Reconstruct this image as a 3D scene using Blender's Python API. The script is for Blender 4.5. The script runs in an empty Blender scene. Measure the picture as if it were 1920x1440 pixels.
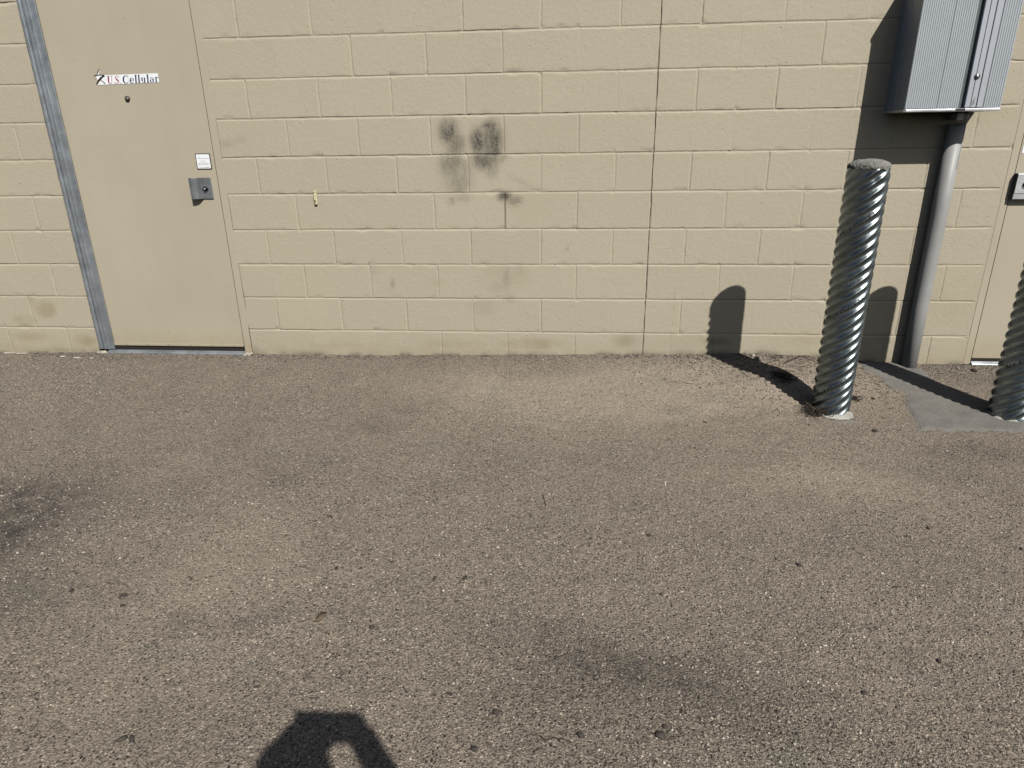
import bpy, math, random
import numpy as np
from mathutils import Matrix, Vector
random.seed(7)
S = bpy.context.scene
COL = S.collection

# ------------------------------------------------------------------ camera
CAM = np.array([-0.4256, -3.8791, 1.3157])
CAMR = None
def _rod(r):
    t = np.linalg.norm(r); k = r/t
    K = np.array([[0,-k[2],k[1]],[k[2],0,-k[0]],[-k[1],k[0],0]])
    return np.eye(3)+math.sin(t)*K+(1-math.cos(t))*K@K
CAMR = _rod(np.array([.3560,.0895,.0010])) @ np.array([[1,0,0],[0,0,-1],[0,1,0.]])
FPX = 1254.82
cd = bpy.data.cameras.new('camera'); cam = bpy.data.objects.new('camera', cd); COL.objects.link(cam)
cd.sensor_width = 36; cd.lens = FPX/1920*36; cd.clip_start = .005; cd.clip_end = 2000
R3 = np.stack([CAMR[0], -CAMR[1], -CAMR[2]]).T
mw = Matrix.Identity(4)
for i in range(3):
    for j in range(3): mw[i][j] = R3[i][j]
    mw[i][3] = CAM[i]
cam.matrix_world = mw
S.camera = cam

# ------------------------------------------------------------------ sky, sun, exposure
SUN = np.array([.545, -1., 1.105]); SUN /= np.linalg.norm(SUN)
elev = math.asin(SUN[2]); azi = math.atan2(SUN[0], SUN[1])
w = bpy.data.worlds.new('World'); S.world = w; w.use_nodes = True
nt = w.node_tree; bg = nt.nodes['Background']
sky = nt.nodes.new('ShaderNodeTexSky'); sky.sky_type = 'NISHITA'; sky.sun_disc = False
sky.sun_elevation = elev; sky.sun_rotation = azi; sky.air_density = 1.0; sky.dust_density = 1.6; sky.ozone_density = .3
nt.links.new(sky.outputs[0], bg.inputs[0]); bg.inputs[1].default_value = .05
sl = bpy.data.lights.new('sun', 'SUN'); sl.energy = 5.0; sl.angle = math.radians(.53); sl.color = (1, .955, .89)
so = bpy.data.objects.new('sun', sl); COL.objects.link(so)
so.rotation_euler = Vector(SUN).to_track_quat('Z', 'Y').to_euler(); so.location = (4, -8, 9)
S.view_settings.view_transform = 'Standard'; S.view_settings.look = 'None'
S.view_settings.gamma = 1; S.view_settings.exposure = 0
S.cycles.max_bounces = 5; S.cycles.diffuse_bounces = 0; S.cycles.glossy_bounces = 3

# ------------------------------------------------------------------ helpers
def hsh(ix, iy, seed):
    n = (ix.astype(np.int64)*374761393 + iy.astype(np.int64)*668265263 + seed*974634777) & 0x7fffffff
    n = (n ^ (n >> 13)) * 1274126177 & 0x7fffffff
    n = (n ^ (n >> 16)) & 0xffff
    return n/65535.0
def vn(x, y, seed=0):
    x = np.asarray(x, float); y = np.asarray(y, float)
    ix = np.floor(x); iy = np.floor(y); fx = x-ix; fy = y-iy
    fx = fx*fx*(3-2*fx); fy = fy*fy*(3-2*fy)
    a = hsh(ix, iy, seed); b = hsh(ix+1, iy, seed); c = hsh(ix, iy+1, seed); d = hsh(ix+1, iy+1, seed)
    return (a*(1-fx)+b*fx)*(1-fy)+(c*(1-fx)+d*fx)*fy
def fbm(x, y, seed=0, o=3):
    s = 0; a = .5; t = 0
    for i in range(o):
        s = s+a*vn(x*2**i, y*2**i, seed+i*17); t += a; a *= .5
    return s/t
def sstep(a, b, x):
    t = np.clip((x-a)/(b-a), 0, 1); return t*t*(3-2*t)

U = .2032
_kx = [-9,-4.16,-3.45,-2.48,-1.65,-1.2,-.65,0,.39,.61,1.0,1.34,1.53,1.7,1.9,2.6,9]
_kz = [.03,.026,.040,.040,.047,.050,.060,.072,.080,.090,.074,.042,.036,.036,.040,.04,.04]
def gh(x, y):
    x = np.asarray(x, float); y = np.asarray(y, float)
    wz = np.interp(x, _kx, _kz)
    d = np.maximum(-y, 0)
    z = wz*np.exp(-(d/.62)**1.5)
    z = z + .042*np.exp(-((x-.69)/.17)**2-((y+.36)/.17)**2) + .010*np.exp(-((x-1.15)/.2)**2-((y+.33)/.22)**2)
    near = np.exp(-(np.maximum(np.abs(x+.3)-4, 0)/3)**2)
    z = z + near*(.007*(fbm(x*4, y*4, 3)-.5) + .0035*(fbm(x*18, y*18, 9)-.5))
    # soft scuffed drift of sand in the middle right
    z = z + .006*np.exp(-((x-.5)/.7)**2-((y+.75)/.45)**2)*(fbm(x*11, y*9, 31, 2)-.5)*2
    return z
def ray(px, py):
    return CAMR.T @ np.array([(px-960)/FPX, (py-720)/FPX, 1.])
def onY(px, py, Y=0.):
    d = ray(px, py); t = (Y-CAM[1])/d[1]; p = CAM+t*d; return p
def onG(px, py):
    z = .02
    for _ in range(6):
        d = ray(px, py); t = (z-CAM[2])/d[2]; p = CAM+t*d
        z = float(gh(p[0], p[1]))
    return np.array([p[0], p[1], z])

class MB:
    def __init__(s): s.v = []; s.f = []; s.sm = []
    def add(s, vs, fs, smooth=False):
        b = len(s.v); s.v += [tuple(map(float, v)) for v in vs]
        for f in fs: s.f.append(tuple(b+i for i in f)); s.sm.append(smooth)
        return s
    def box(s, x0, x1, y0, y1, z0, z1):
        vs = [(x, y, z) for x in (x0, x1) for y in (y0, y1) for z in (z0, z1)]
        return s.add(vs, [(0,1,3,2),(4,6,7,5),(0,4,5,1),(2,3,7,6),(0,2,6,4),(1,5,7,3)])
    def tube(s, pts, rad, n=8, smooth=True, cap=True):
        pts = [Vector(p) for p in pts]; b = []; vs = []
        if not hasattr(rad, '__len__'): rad = [rad]*len(pts)
        for i, p in enumerate(pts):
            t = (pts[min(i+1, len(pts)-1)]-pts[max(i-1, 0)]).normalized()
            a = Vector((0,0,1)) if abs(t.z) < .9 else Vector((1,0,0))
            u = t.cross(a).normalized(); v = t.cross(u)
            for k in range(n):
                q = 2*math.pi*k/n
                vs.append(p+(u*math.cos(q)+v*math.sin(q))*rad[i])
        fs = [(i*n+k, i*n+(k+1)%n, (i+1)*n+(k+1)%n, (i+1)*n+k) for i in range(len(pts)-1) for k in range(n)]
        if cap: fs += [tuple(range(n))[::-1], tuple((len(pts)-1)*n+k for k in range(n))]
        return s.add(vs, fs, smooth)
    def prism(s, prof, z0, z1, smooth=False):   # profile in xy, extruded along z
        n = len(prof)
        vs = [(x, y, z0) for x, y in prof]+[(x, y, z1) for x, y in prof]
        return s.add(vs, [(i, (i+1)%n, n+(i+1)%n, n+i) for i in range(n)]+[tuple(range(n))[::-1], tuple(range(n, 2*n))], smooth)
    def build(s, name, m, parent=None, bevel=0, seg=2):
        me = bpy.data.meshes.new(name); me.from_pydata(s.v, [], s.f); me.update()
        me.polygons.foreach_set('use_smooth', s.sm)
        return link(name, me, m, parent, bevel, seg)
def link(name, me, m, parent=None, bevel=0, seg=2):
    o = bpy.data.objects.new(name, me); COL.objects.link(o)
    if m: me.materials.append(m)
    if parent:
        o.parent = parent; o.matrix_parent_inverse = Matrix.Translation(-parent.location)
    if bevel:
        b = o.modifiers.new('b', 'BEVEL'); b.width = bevel; b.segments = seg; b.limit_method = 'ANGLE'; b.angle_limit = math.radians(35)
    return o
def fix_normals(o):
    import bmesh
    bm = bmesh.new(); bm.from_mesh(o.data); bmesh.ops.recalc_face_normals(bm, faces=bm.faces); bm.to_mesh(o.data); bm.free()
    return o
def tag(o, label=None, cat=None, group=None, kind=None):
    if label: o['label'] = label
    if cat: o['category'] = cat
    if group: o['group'] = group
    if kind: o['kind'] = kind
    return o
def empty(name, loc):
    o = bpy.data.objects.new(name, None); o.location = loc; COL.objects.link(o); o.empty_display_size = .05
    return o
def grid(name, V, nx, ny, keep=None, attrs=None, smooth=True):
    idx = np.arange(nx*ny).reshape(ny, nx)
    F = np.stack([idx[:-1,:-1], idx[:-1,1:], idx[1:,1:], idx[1:,:-1]], -1).reshape(-1, 4)
    if keep is not None: F = F[keep.reshape(-1)]
    me = bpy.data.meshes.new(name)
    me.vertices.add(len(V)); me.vertices.foreach_set('co', V.astype(np.float32).ravel())
    me.loops.add(F.size); me.loops.foreach_set('vertex_index', F.astype(np.int32).ravel())
    me.polygons.add(len(F)); me.polygons.foreach_set('loop_start', (np.arange(len(F))*4).astype(np.int32))
    me.polygons.foreach_set('loop_total', np.full(len(F), 4, np.int32))
    me.update(calc_edges=True); me.validate()
    me.polygons.foreach_set('use_smooth', np.full(len(me.polygons), smooth))
    for k, a in (attrs or {}).items():
        c = np.ones((len(V), 4), np.float32); c[:, :3] = a
        at = me.color_attributes.new(k, 'FLOAT_COLOR', 'POINT'); at.data.foreach_set('color', c.ravel())
    return me

# ------------------------------------------------------------------ materials
class NT:
    def __init__(s, name):
        s.m = bpy.data.materials.new(name); s.m.use_nodes = True; s.t = s.m.node_tree
        s.b = s.t.nodes['Principled BSDF']; s.tc = None
    def n(s, typ, **kw):
        nd = s.t.nodes.new('ShaderNode'+typ)
        for k, v in kw.items(): setattr(nd, k, v)
        return nd
    def l(s, a, b): s.t.links.new(a, b)
    def coord(s, scale=None):
        if not s.tc: s.tc = s.n('TexCoord')
        o = s.tc.outputs['Object']
        if scale:
            mp = s.n('Mapping'); mp.inputs['Scale'].default_value = scale; s.l(o, mp.inputs[0]); o = mp.outputs[0]
        return o
    def noise(s, sc, det=2, rough=.5, co=None, dist=0):
        nd = s.n('TexNoise'); nd.inputs['Scale'].default_value = sc; nd.inputs['Detail'].default_value = det
        nd.inputs['Roughness'].default_value = rough; nd.inputs['Distortion'].default_value = dist
        s.l(co or s.coord(), nd.inputs['Vector']); return nd.outputs['Fac']
    def vor(s, sc, out='Distance', feat='F1', co=None, rnd=1):
        nd = s.n('TexVoronoi'); nd.feature = feat; nd.inputs['Scale'].default_value = sc; nd.inputs['Randomness'].default_value = rnd
        s.l(co or s.coord(), nd.inputs['Vector']); return nd.outputs[out]
    def ramp(s, src, *stops, interp='LINEAR'):
        r = s.n('ValToRGB'); r.color_ramp.interpolation = interp
        e = r.color_ramp.elements
        while len(e) < len(stops): e.new(.5)
        for el, (p, c) in zip(e, stops):
            el.position = p; el.color = (c, c, c, 1) if not hasattr(c, '__len__') else (*c, 1)
        s.l(src, r.inputs[0]); return r.outputs[0]
    def mix(s, fac, a, b, typ='MIX'):
        nd = s.n('Mix'); nd.data_type = 'RGBA'; nd.blend_type = typ
        for ii, val in ((0, fac), (6, a), (7, b)):
            sock = nd.inputs[ii]
            if isinstance(val, (int, float)): sock.default_value = val if ii == 0 else (val, val, val, 1)
            elif hasattr(val, '__len__'): sock.default_value = (*val, 1)
            else: s.l(val, sock)
        return nd.outputs[2]
    def math(s, op, a, b=0., c=None, clamp=False):
        nd = s.n('Math'); nd.operation = op; nd.use_clamp = clamp
        for i, v in enumerate((a, b, c)):
            if v is None: continue
            if isinstance(v, (int, float)): nd.inputs[i].default_value = v
            else: s.l(v, nd.inputs[i])
        return nd.outputs[0]
    def bump(s, h, dist, st=1., prev=None):
        nd = s.n('Bump'); nd.inputs['Strength'].default_value = st; nd.inputs['Distance'].default_value = dist
        s.l(h, nd.inputs['Height'])
        if prev: s.l(prev, nd.inputs['Normal'])
        return nd.outputs[0]
    def set(s, col=None, rough=None, metal=None, normal=None, spec=None):
        for k, v in (('Base Color', col), ('Roughness', rough), ('Metallic', metal), ('Normal', normal), ('Specular IOR Level', spec)):
            if v is None: continue
            if isinstance(v, (int, float)): s.b.inputs[k].default_value = v
            elif hasattr(v, '__len__'): s.b.inputs[k].default_value = (*v, 1)
            else: s.l(v, s.b.inputs[k])
        return s.m

WALLC = (.413, .3725, .286)
def m_wall():
    k = NT('painted block'); co = k.coord()
    at = k.n('Attribute'); at.attribute_name = 'stain'; sp = k.n('SeparateColor'); k.l(at.outputs['Color'], sp.inputs[0])
    a2 = k.n('Attribute'); a2.attribute_name = 'tone'; s2 = k.n('SeparateColor'); k.l(a2.outputs['Color'], s2.inputs[0])
    big = k.noise(1.3, 3)
    c = k.mix(k.ramp(big, (.35, 0), (.7, 1)), (WALLC[0]*.985, WALLC[1]*.985, WALLC[2]*.99), (WALLC[0]*1.02, WALLC[1]*1.02, WALLC[2]*1.0))
    c = k.mix(1., c, s2.outputs[0], 'MULTIPLY')
    fine = k.noise(90, 3, .65)
    c = k.mix(.35, c, k.mix(k.ramp(fine, (.3, 0), (.7, 1)), (.362,.325,.249), (.452,.407,.313)))
    # damp tan stains
    dn = k.ramp(k.noise(9, 4, .6), (.3, .35), (.6, 1))
    c = k.mix(k.math('MULTIPLY', k.math('MULTIPLY', sp.outputs[1], dn), .8, clamp=True), c, (.27, .22, .13))
    # dark grime: vertical smears broken up by the block texture
    g1 = k.ramp(k.noise(30, 7, .78, k.coord((1, 1, .45)), .7), (.34, .48), (.58, 1))
    g2 = k.ramp(k.noise(150, 4, .75), (.36, .5), (.56, 1))
    gm = k.math('MULTIPLY', k.math('MULTIPLY', k.math('MULTIPLY', sp.outputs[0], 1.25), g1), g2, clamp=True)
    c = k.mix(gm, c, (.05, .050, .042))
    # pale scuffs and lime bloom
    wn = k.ramp(k.noise(85, 5, .7), (.60, 0), (.66, 1))
    c = k.mix(k.math('MULTIPLY', sp.outputs[2], wn, clamp=True), c, (.72, .68, .6))
    # raw dark filler in the open joints
    c = k.mix(s2.outputs[1], c, (.09, .075, .05))
    # wandering hairline crack right of the control joint
    xyz = k.n('SeparateXYZ'); k.l(co, xyz.inputs[0])
    zz = k.n('CombineXYZ'); k.l(xyz.outputs[2], zz.inputs[2])
    wob = k.math('MULTIPLY_ADD', k.noise(9, 5, .6, zz.outputs[0]), .05, -.025+.165)
    dx = k.math('ABSOLUTE', k.math('SUBTRACT', xyz.outputs[0], wob))
    ln = k.math('LESS_THAN', dx, .0011); zl = k.math('LESS_THAN', xyz.outputs[2], .56)
    cr = k.math('MULTIPLY', k.math('MULTIPLY', ln, zl), k.ramp(k.noise(20, 2), (.42, 0), (.55, .8)))
    c = k.mix(cr, c, (.14, .12, .085))
    # pits
    v = k.vor(42); rnd = k.vor(42, 'Color')
    sr = k.n('SeparateColor'); k.l(rnd, sr.inputs[0])
    pit = k.math('MULTIPLY', k.ramp(v, (.06, 1), (.16, 0)), k.math('GREATER_THAN', sr.outputs[0], .80))
    v2 = k.vor(130); rn2 = k.vor(130, 'Color'); s3 = k.n('SeparateColor'); k.l(rn2, s3.inputs[0])
    pit2 = k.math('MULTIPLY', k.ramp(v2, (.1, 1), (.3, 0)), k.math('GREATER_THAN', s3.outputs[0], .72))
    mask = k.ramp(k.noise(4, 2), (.4, .15), (.62, 1))
    h = k.math('SUBTRACT', k.math('MULTIPLY', k.noise(330, 3, .6), .5), k.math('MULTIPLY', k.math('ADD', k.math('MULTIPLY', pit, 1.6), k.math('MULTIPLY', pit2, .8)), mask))
    nrm = k.bump(h, .0019, .9)
    nrm = k.bump(k.noise(38, 4, .65), .0028, .6, nrm)
    return k.set(c, k.ramp(k.noise(30, 2), (.3, .62), (.7, .8)), 0, nrm, .3)

def m_paint(name='door paint', col=WALLC, rough=.5, dirt=True):
    k = NT(name)
    c = k.mix(k.ramp(k.noise(1.7, 4, .55), (.35, 0), (.65, 1)), [v*.965 for v in col], [v*1.03 for v in col])
    if dirt:
        st = k.ramp(k.noise(3, 4, .6, k.coord((3, 3, .6))), (.45, 0), (.8, .22))
        c = k.mix(st, c, [v*.86 for v in col])
        xyz = k.n('SeparateXYZ'); k.l(k.coord(), xyz.inputs[0])
        lo = k.ramp(xyz.outputs[2], (.06, .75), (.22, 0))
        c = k.mix(k.math('MULTIPLY', lo, k.ramp(k.noise(12, 4, .6), (.3, .2), (.7, 1))), c, (.34, .28, .18))
    dots = k.vor(30); rr = k.n('SeparateColor'); k.l(k.vor(30, 'Color'), rr.inputs[0])
    dm = k.math('MULTIPLY', k.math('LESS_THAN', dots, .075), k.math('GREATER_THAN', rr.outputs[0], .975))
    c = k.mix(dm, c, (.12, .08, .05))
    n = k.bump(k.noise(60, 3, .6), .0006, .5); n = k.bump(k.noise(2.5, 2), .006, .35, n)
    return k.set(c, k.ramp(k.noise(6, 3), (.3, rough-.05), (.7, rough+.1)), 0, n, .4)

def m_ground():
    k = NT('dusty asphalt'); co = k.coord()
    at = k.n('Attribute'); at.attribute_name = 'stain'; sp = k.n('SeparateColor'); k.l(at.outputs['Color'], sp.inputs[0])
    dust = k.math('ADD', k.ramp(k.noise(2.4, 6, .68, None, .4), (.36, .28), (.64, .52)), sp.outputs[1], clamp=True)
    n1 = k.noise(6, 5, .65)
    base = k.mix(k.ramp(n1, (.3, 0), (.7, 1)), (.265, .227, .182), (.306, .262, .211))
    base = k.mix(k.math('MULTIPLY', dust, .75), base, (.374, .316, .249))
    # blotches of green-grey and rust brown
    base = k.mix(k.ramp(k.noise(3.1, 3, .6, k.coord((1, 1.6, 1))), (.6, 0), (.72, .35)), base, (.24, .24, .205))
    base = k.mix(k.ramp(k.noise(2.3, 4, .65, k.coord((1.3, 1, 2))), (.62, 0), (.76, .3)), base, (.32, .25, .185))
    # grains
    c1 = k.n('SeparateColor'); k.l(k.vor(250, 'Color'), c1.inputs[0])
    g = k.ramp(c1.outputs[0], (0, .22), (.16, .55), (.35, .88), (.6, 1.02), (.85, 1.2), (.955, 1.6), (1, 2.4))
    rg = k.math('SUBTRACT', 1., k.math('MULTIPLY', dust, .38))
    base = k.mix(rg, base, k.mix(1., base, g, 'MULTIPLY'))
    # aggregate stones, some dark some pale
    c2 = k.n('SeparateColor'); k.l(k.vor(120, 'Color'), c2.inputs[0]); d2 = k.vor(120)
    st = k.math('MULTIPLY', k.math('LESS_THAN', d2, .30), k.math('GREATER_THAN', c2.outputs[1], .55))
    stc = k.ramp(c2.outputs[0], (0, (.045,.04,.035)), (.35, (.10,.085,.07)), (.7, (.25,.22,.185)), (.9, (.38,.335,.28)), (1, (.55,.50,.43)))
    base = k.mix(k.math('MULTIPLY', st, k.math('SUBTRACT', 1., k.math('MULTIPLY', dust, .65))), base, stc)
    c3 = k.n('SeparateColor'); k.l(k.vor(105, 'Color'), c3.inputs[0]); d3 = k.vor(105)
    pz_ = k.math('MULTIPLY', k.math('LESS_THAN', d3, .34), k.math('GREATER_THAN', c3.outputs[0], .80))
    base = k.mix(k.math('MULTIPLY', pz_, k.ramp(k.noise(5, 3, .6), (.35, .55), (.6, 1))), base, (.035, .028, .022))  # dark specks: shadow of small holes painted into the colour
    pw_ = k.math('MULTIPLY', k.math('LESS_THAN', d3, .30), k.math('LESS_THAN', c3.outputs[1], .014))
    base = k.mix(k.math('MULTIPLY', pw_, .8), base, (.66, .61, .54))
    # dark oily stains
    on = k.ramp(k.noise(14, 5, .7), (.35, .3), (.6, 1))
    base = k.mix(k.math('MULTIPLY', sp.outputs[0], on, clamp=True), base, (.045, .042, .042))
    h1 = k.math('SUBTRACT', 1., k.vor(170)); h2 = k.math('SUBTRACT', 1., k.vor(480))
    hh = k.math('ADD', k.math('MULTIPLY', h1, .7), k.math('MULTIPLY', h2, .55))
    hh = k.math('ADD', hh, k.math('MULTIPLY', k.noise(60, 5, .7), .9))
    hh = k.math('MULTIPLY', hh, k.math('SUBTRACT', 1.1, k.math('MULTIPLY', dust, .62)))
    nrm = k.bump(hh, .0075, 1.)
    nrm = k.bump(k.noise(14, 4, .6), .012, .5, nrm)
    return k.set(base, .92, 0, nrm, .25)

def m_concrete(name='concrete', a=(.155,.150,.136), b=(.205,.198,.180), rough=.88, bs=.002, sc=220):
    k = NT(name)
    c = k.mix(k.ramp(k.noise(8, 5, .6), (.3, 0), (.7, 1)), a, b)
    q = k.n('SeparateColor'); k.l(k.vor(sc, 'Color'), q.inputs[0])
    c = k.mix(.7, c, k.mix(1., c, k.ramp(q.outputs[0], (0, .65), (.3, .95), (.9, 1.1), (1, 1.5)), 'MULTIPLY'))
    n = k.bump(k.math('ADD', k.noise(sc, 3, .7), k.math('MULTIPLY', k.vor(sc*.6), .6)), bs, .8)
    return k.set(c, rough, 0, n, .3)

def m_galv(name='galvanised steel', col=(.40,.43,.46), rough=.36, metal=.9, wear=True):
    k = NT(name)
    c = k.mix(k.ramp(k.noise(7, 5, .65), (.35, 0), (.65, 1)), [v*.75 for v in col], [v*1.2 for v in col])
    if wear:
        sc = k.ramp(k.noise(40, 6, .75, k.coord((1, 1, .5)), 1.2), (.62, 0), (.7, .5))
        c = k.mix(sc, c, (.5, .52, .53))
    n = k.bump(k.noise(35, 4, .6), .0009, .4)
    return k.set(c, k.ramp(k.noise(22, 4, .6), (.3, rough-.07), (.7, rough+.10)), metal, n)

def m_plain(name, col, rough=.6, metal=0., var=.12, sc=40, bd=.0004):
    k = NT(name)
    c = k.mix(k.ramp(k.noise(sc, 3, .6), (.3, 0), (.7, 1)), [v*(1-var) for v in col], [min(v*(1+var), 1) for v in col])
    return k.set(c, rough, metal, k.bump(k.noise(sc*4, 2), bd, .4))

MW = m_wall(); MD = m_paint(); MG = m_ground()
MFR = m_paint('frame paint', (.413,.3725,.286), .55)
MC = m_concrete(); MCAP = m_concrete('cement fill', (.13,.128,.118), (.33,.325,.30), .95, .010, 130)
MGV = m_galv('culvert steel', (.175,.205,.215), .31, .94)
MHG = m_galv('hinge aluminium', (.36,.40,.44), .46, .75)
MLG = m_galv('lock plate steel', (.33,.36,.39), .40, .85)
MSILL = m_galv('threshold aluminium', (.34,.36,.38), .42, .6)
MBOX = m_plain('cabinet grey enamel', (.40,.44,.475), .42, .15, .03, 12)
MPIPE = m_plain('grey pvc', (.30,.302,.298), .5, 0, .05, 14)
MBLK = m_plain('matt black', (.012,.012,.013), .7)
MDARK = m_plain('dark gap', (.015,.013,.011), .9)
MWHITE = m_plain('white vinyl', (.80,.83,.86), .35, 0, .04)
MNAVY = m_plain('navy print', (.015,.03,.10), .4)
MRED = m_plain('crimson print', (.30,.02,.06), .4)
MINK = m_plain('black print', (.006,.006,.007), .6)
MGREYP = m_plain('grey print', (.20,.20,.21), .5)
MIVORY = m_plain('ivory plastic', (.62,.57,.36), .5, 0, .1)
MTWIG = m_plain('dry twig', (.042,.033,.024), .9, 0, .3)
MSTRAW = m_plain('bleached straw', (.42,.34,.22), .85, 0, .2)
MPEB = m_plain('dark pebble', (.045,.038,.032), .8, 0, .35, 90)
MPALE = m_plain('pale pebble', (.48,.44,.38), .8, 0, .2, 90)
MROCK = m_plain('grey rock', (.17,.15,.13), .9, 0, .25, 60, .003)
MLEAF = m_plain('brown leaf', (.12,.085,.055), .8, 0, .25)

# ------------------------------------------------------------------ ground
def axis(lo, hi, flo, fhi, step):
    fine = np.arange(flo, fhi+1e-9, step)
    a = []; x = flo; s = step
    while x > lo: s *= 1.35; x -= s; a.append(x)
    b = []; x = fhi; s = step
    while x < hi: s *= 1.35; x += s; b.append(x)
    return np.array(a[::-1]+list(fine)+b)
gx = axis(-400, 400, -4.4, 2.6, .013); gy = axis(-400, 60, -3.25, .04, .011)
X, Y = np.meshgrid(gx, gy); Z = gh(X, Y)
Z = np.where(Y > .02, np.minimum(Z, .05), Z)
st = np.zeros((X.size, 3)); xf = X.ravel(); yf = Y.ravel()
def blob(px, py, rx, ry, amp, ch=0, rot=0.):
    p = onG(px, py); dx = xf-p[0]; dy = yf-p[1]
    c, s_ = math.cos(rot), math.sin(rot)
    e = ((dx*c+dy*s_)/rx)**2+((-dx*s_+dy*c)/ry)**2
    st[:, ch] += amp*np.exp(-e)
blob(0, 1000, .25, .32, .85); blob(10, 1130, .14, .12, .35); blob(60, 920, .3, .12, .28); blob(0, 930, .2, .12, .3)
blob(1110, 1235, .13, .09, .42); blob(1330, 1290, .17, .09, .38, rot=-.3); blob(1200, 1260, .12, .07, .35)
blob(1010, 1190, .12, .08, .25)
blob(700, 800, .15, .09, .35); blob(760, 770, .10, .05, .25); blob(520, 905, .1, .08, .25); blob(345, 1165, .06, .05, .3)
blob(460, 1165, .14, .04, .4, rot=.4); blob(1380, 755, .06, .03, .3); blob(1270, 770, .05, .05, .3); blob(1270, 800, .07, .05, .2)
blob(120, 665, .12, .025, .5); blob(240, 672, .35, .03, .25); blob(1560, 1020, .3, .12, .15); blob(1800, 900, .3, .14, .2)
blob(1330, 720, .7, .3, .9, 1); blob(1100, 760, .7, .3, .7, 1); blob(900, 720, .5, .2, .4, 1); blob(1560, 900, .45, .2, .5, 1)
blob(420, 1060, .3, .4, .35, 1); blob(1500, 700, .3, .15, .6, 1)
blob(1850, 850, .25, .08, -.7, 1); blob(1840, 700, .2, .12, -1, 1); blob(1250, 1350, .5, .3, -.4, 1)
me = grid('ground', np.stack([xf, yf, Z.ravel()], 1), len(gx), len(gy), attrs={'stain': np.clip(st, -1, 1)})
tag(link('ground', me, MG), kind='structure')

# concrete pad half buried under the dust
pc = np.array([onG(*q)[:2] for q in [(1655,676),(1722,692),(1742,706),(1768,722),(1800,742),(1850,760),(1930,760)]]
              + [(2.5,-.55),(2.5,-.93)] + [onG(*q)[:2] for q in [(1925,811),(1790,810),(1725,806),(1705,775),(1694,745),(1662,724),(1640,703),(1608,683)]]
              + [(1.27,.03)])
def polysd(px, py, P):
    d = np.full(px.shape, 9.); ins = np.zeros(px.shape, bool); n = len(P)
    for i in range(n):
        a = P[i]; b = P[(i+1) % n]; e = b-a
        t = np.clip(((px-a[0])*e[0]+(py-a[1])*e[1])/(e@e), 0, 1)
        d = np.minimum(d, np.hypot(px-a[0]-t*e[0], py-a[1]-t*e[1]))
        c = ((a[1] > py) != (b[1] > py)) & (px < (b[0]-a[0])*(py-a[1])/(b[1]-a[1]+1e-12)+a[0])
        ins ^= c
    return np.where(ins, d, -d)
ax = np.arange(.72, 2.6, .008); ay = np.arange(-1.0, .03, .008); PX, PY = np.meshgrid(ax, ay)
sd = polysd(PX, PY, pc)
sd = np.maximum(sd, .012-np.maximum(np.abs(PX-.93)/6, 0)-np.abs(PY+.83)*1.)      # thin strip of slab showing in front of the bollard
gapm = np.exp(-((PX-1.33)/.10)**2-((PY+.46)/.028)**2)                             # gravel drift lying across the slab
h = sd*.22+.014*(fbm(PX*19, PY*19, 5)-.5)+.008*(fbm(PX*90, PY*90, 6, 2)-.5)-.014*gapm
h = np.clip(h, -.006, .0055)
ZP = gh(PX, PY)+h
cx_, cy_ = (ax[:-1]+ax[1:])/2, (ay[:-1]+ay[1:])/2
hc = (h[:-1,:-1]+h[1:,1:])/2
me = grid('concrete_pad', np.stack([PX.ravel(), PY.ravel(), ZP.ravel()], 1), len(ax), len(ay), keep=hc > -.0058)
tag(link('concrete_pad', me, MC), kind='structure')

# ------------------------------------------------------------------ building: block wall
bld = empty('building', (0, 0, 0))
tag(bld, 'tan painted concrete block building wall with two steel doors', 'building')
OP = [(-3.460, -2.436, 2.20), (1.829, 2.86, 2.20)]
XL, XR, ZT = -7.3, 5.9, 3.25
offs = np.array([-.013,-.0085,-.0062,-.0048,-.0032,-.0014,.0014,.0032,.0048,.0062,.0085,.013])
xs = []
for i in range(int(XL/U)-1, int(XR/U)+2):
    xs += list(i*U+offs)+list(i*U+np.array([.03,.05,.07,.09,.11,.13,.15,.17,.185]))
xs += list(np.array([-.0022,-.0008,0,.0008,.0022]))
for a, b, _ in OP: xs += [a, b, a-.004, b+.004, b+.035]
xs = np.unique(np.round(np.array(xs), 5)); xs = xs[(xs >= XL) & (xs <= XR)]
keepx = [xs[0]]
for v in xs[1:]:
    if v-keepx[-1] > .0005: keepx.append(v)
xs = np.array(keepx)
zs = []
for j in range(0, 17):
    zs += list(j*U+offs)+list(j*U+np.array([.03,.05,.07,.09,.11,.13,.15,.17,.185]))
zs += [2.20, -.3]
zs = np.unique(np.round(np.array(zs), 5)); zs = zs[zs <= ZT]
GX, GZ = np.meshgrid(xs, zs); sx = GX.ravel(); sz = GZ.ravel()
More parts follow.
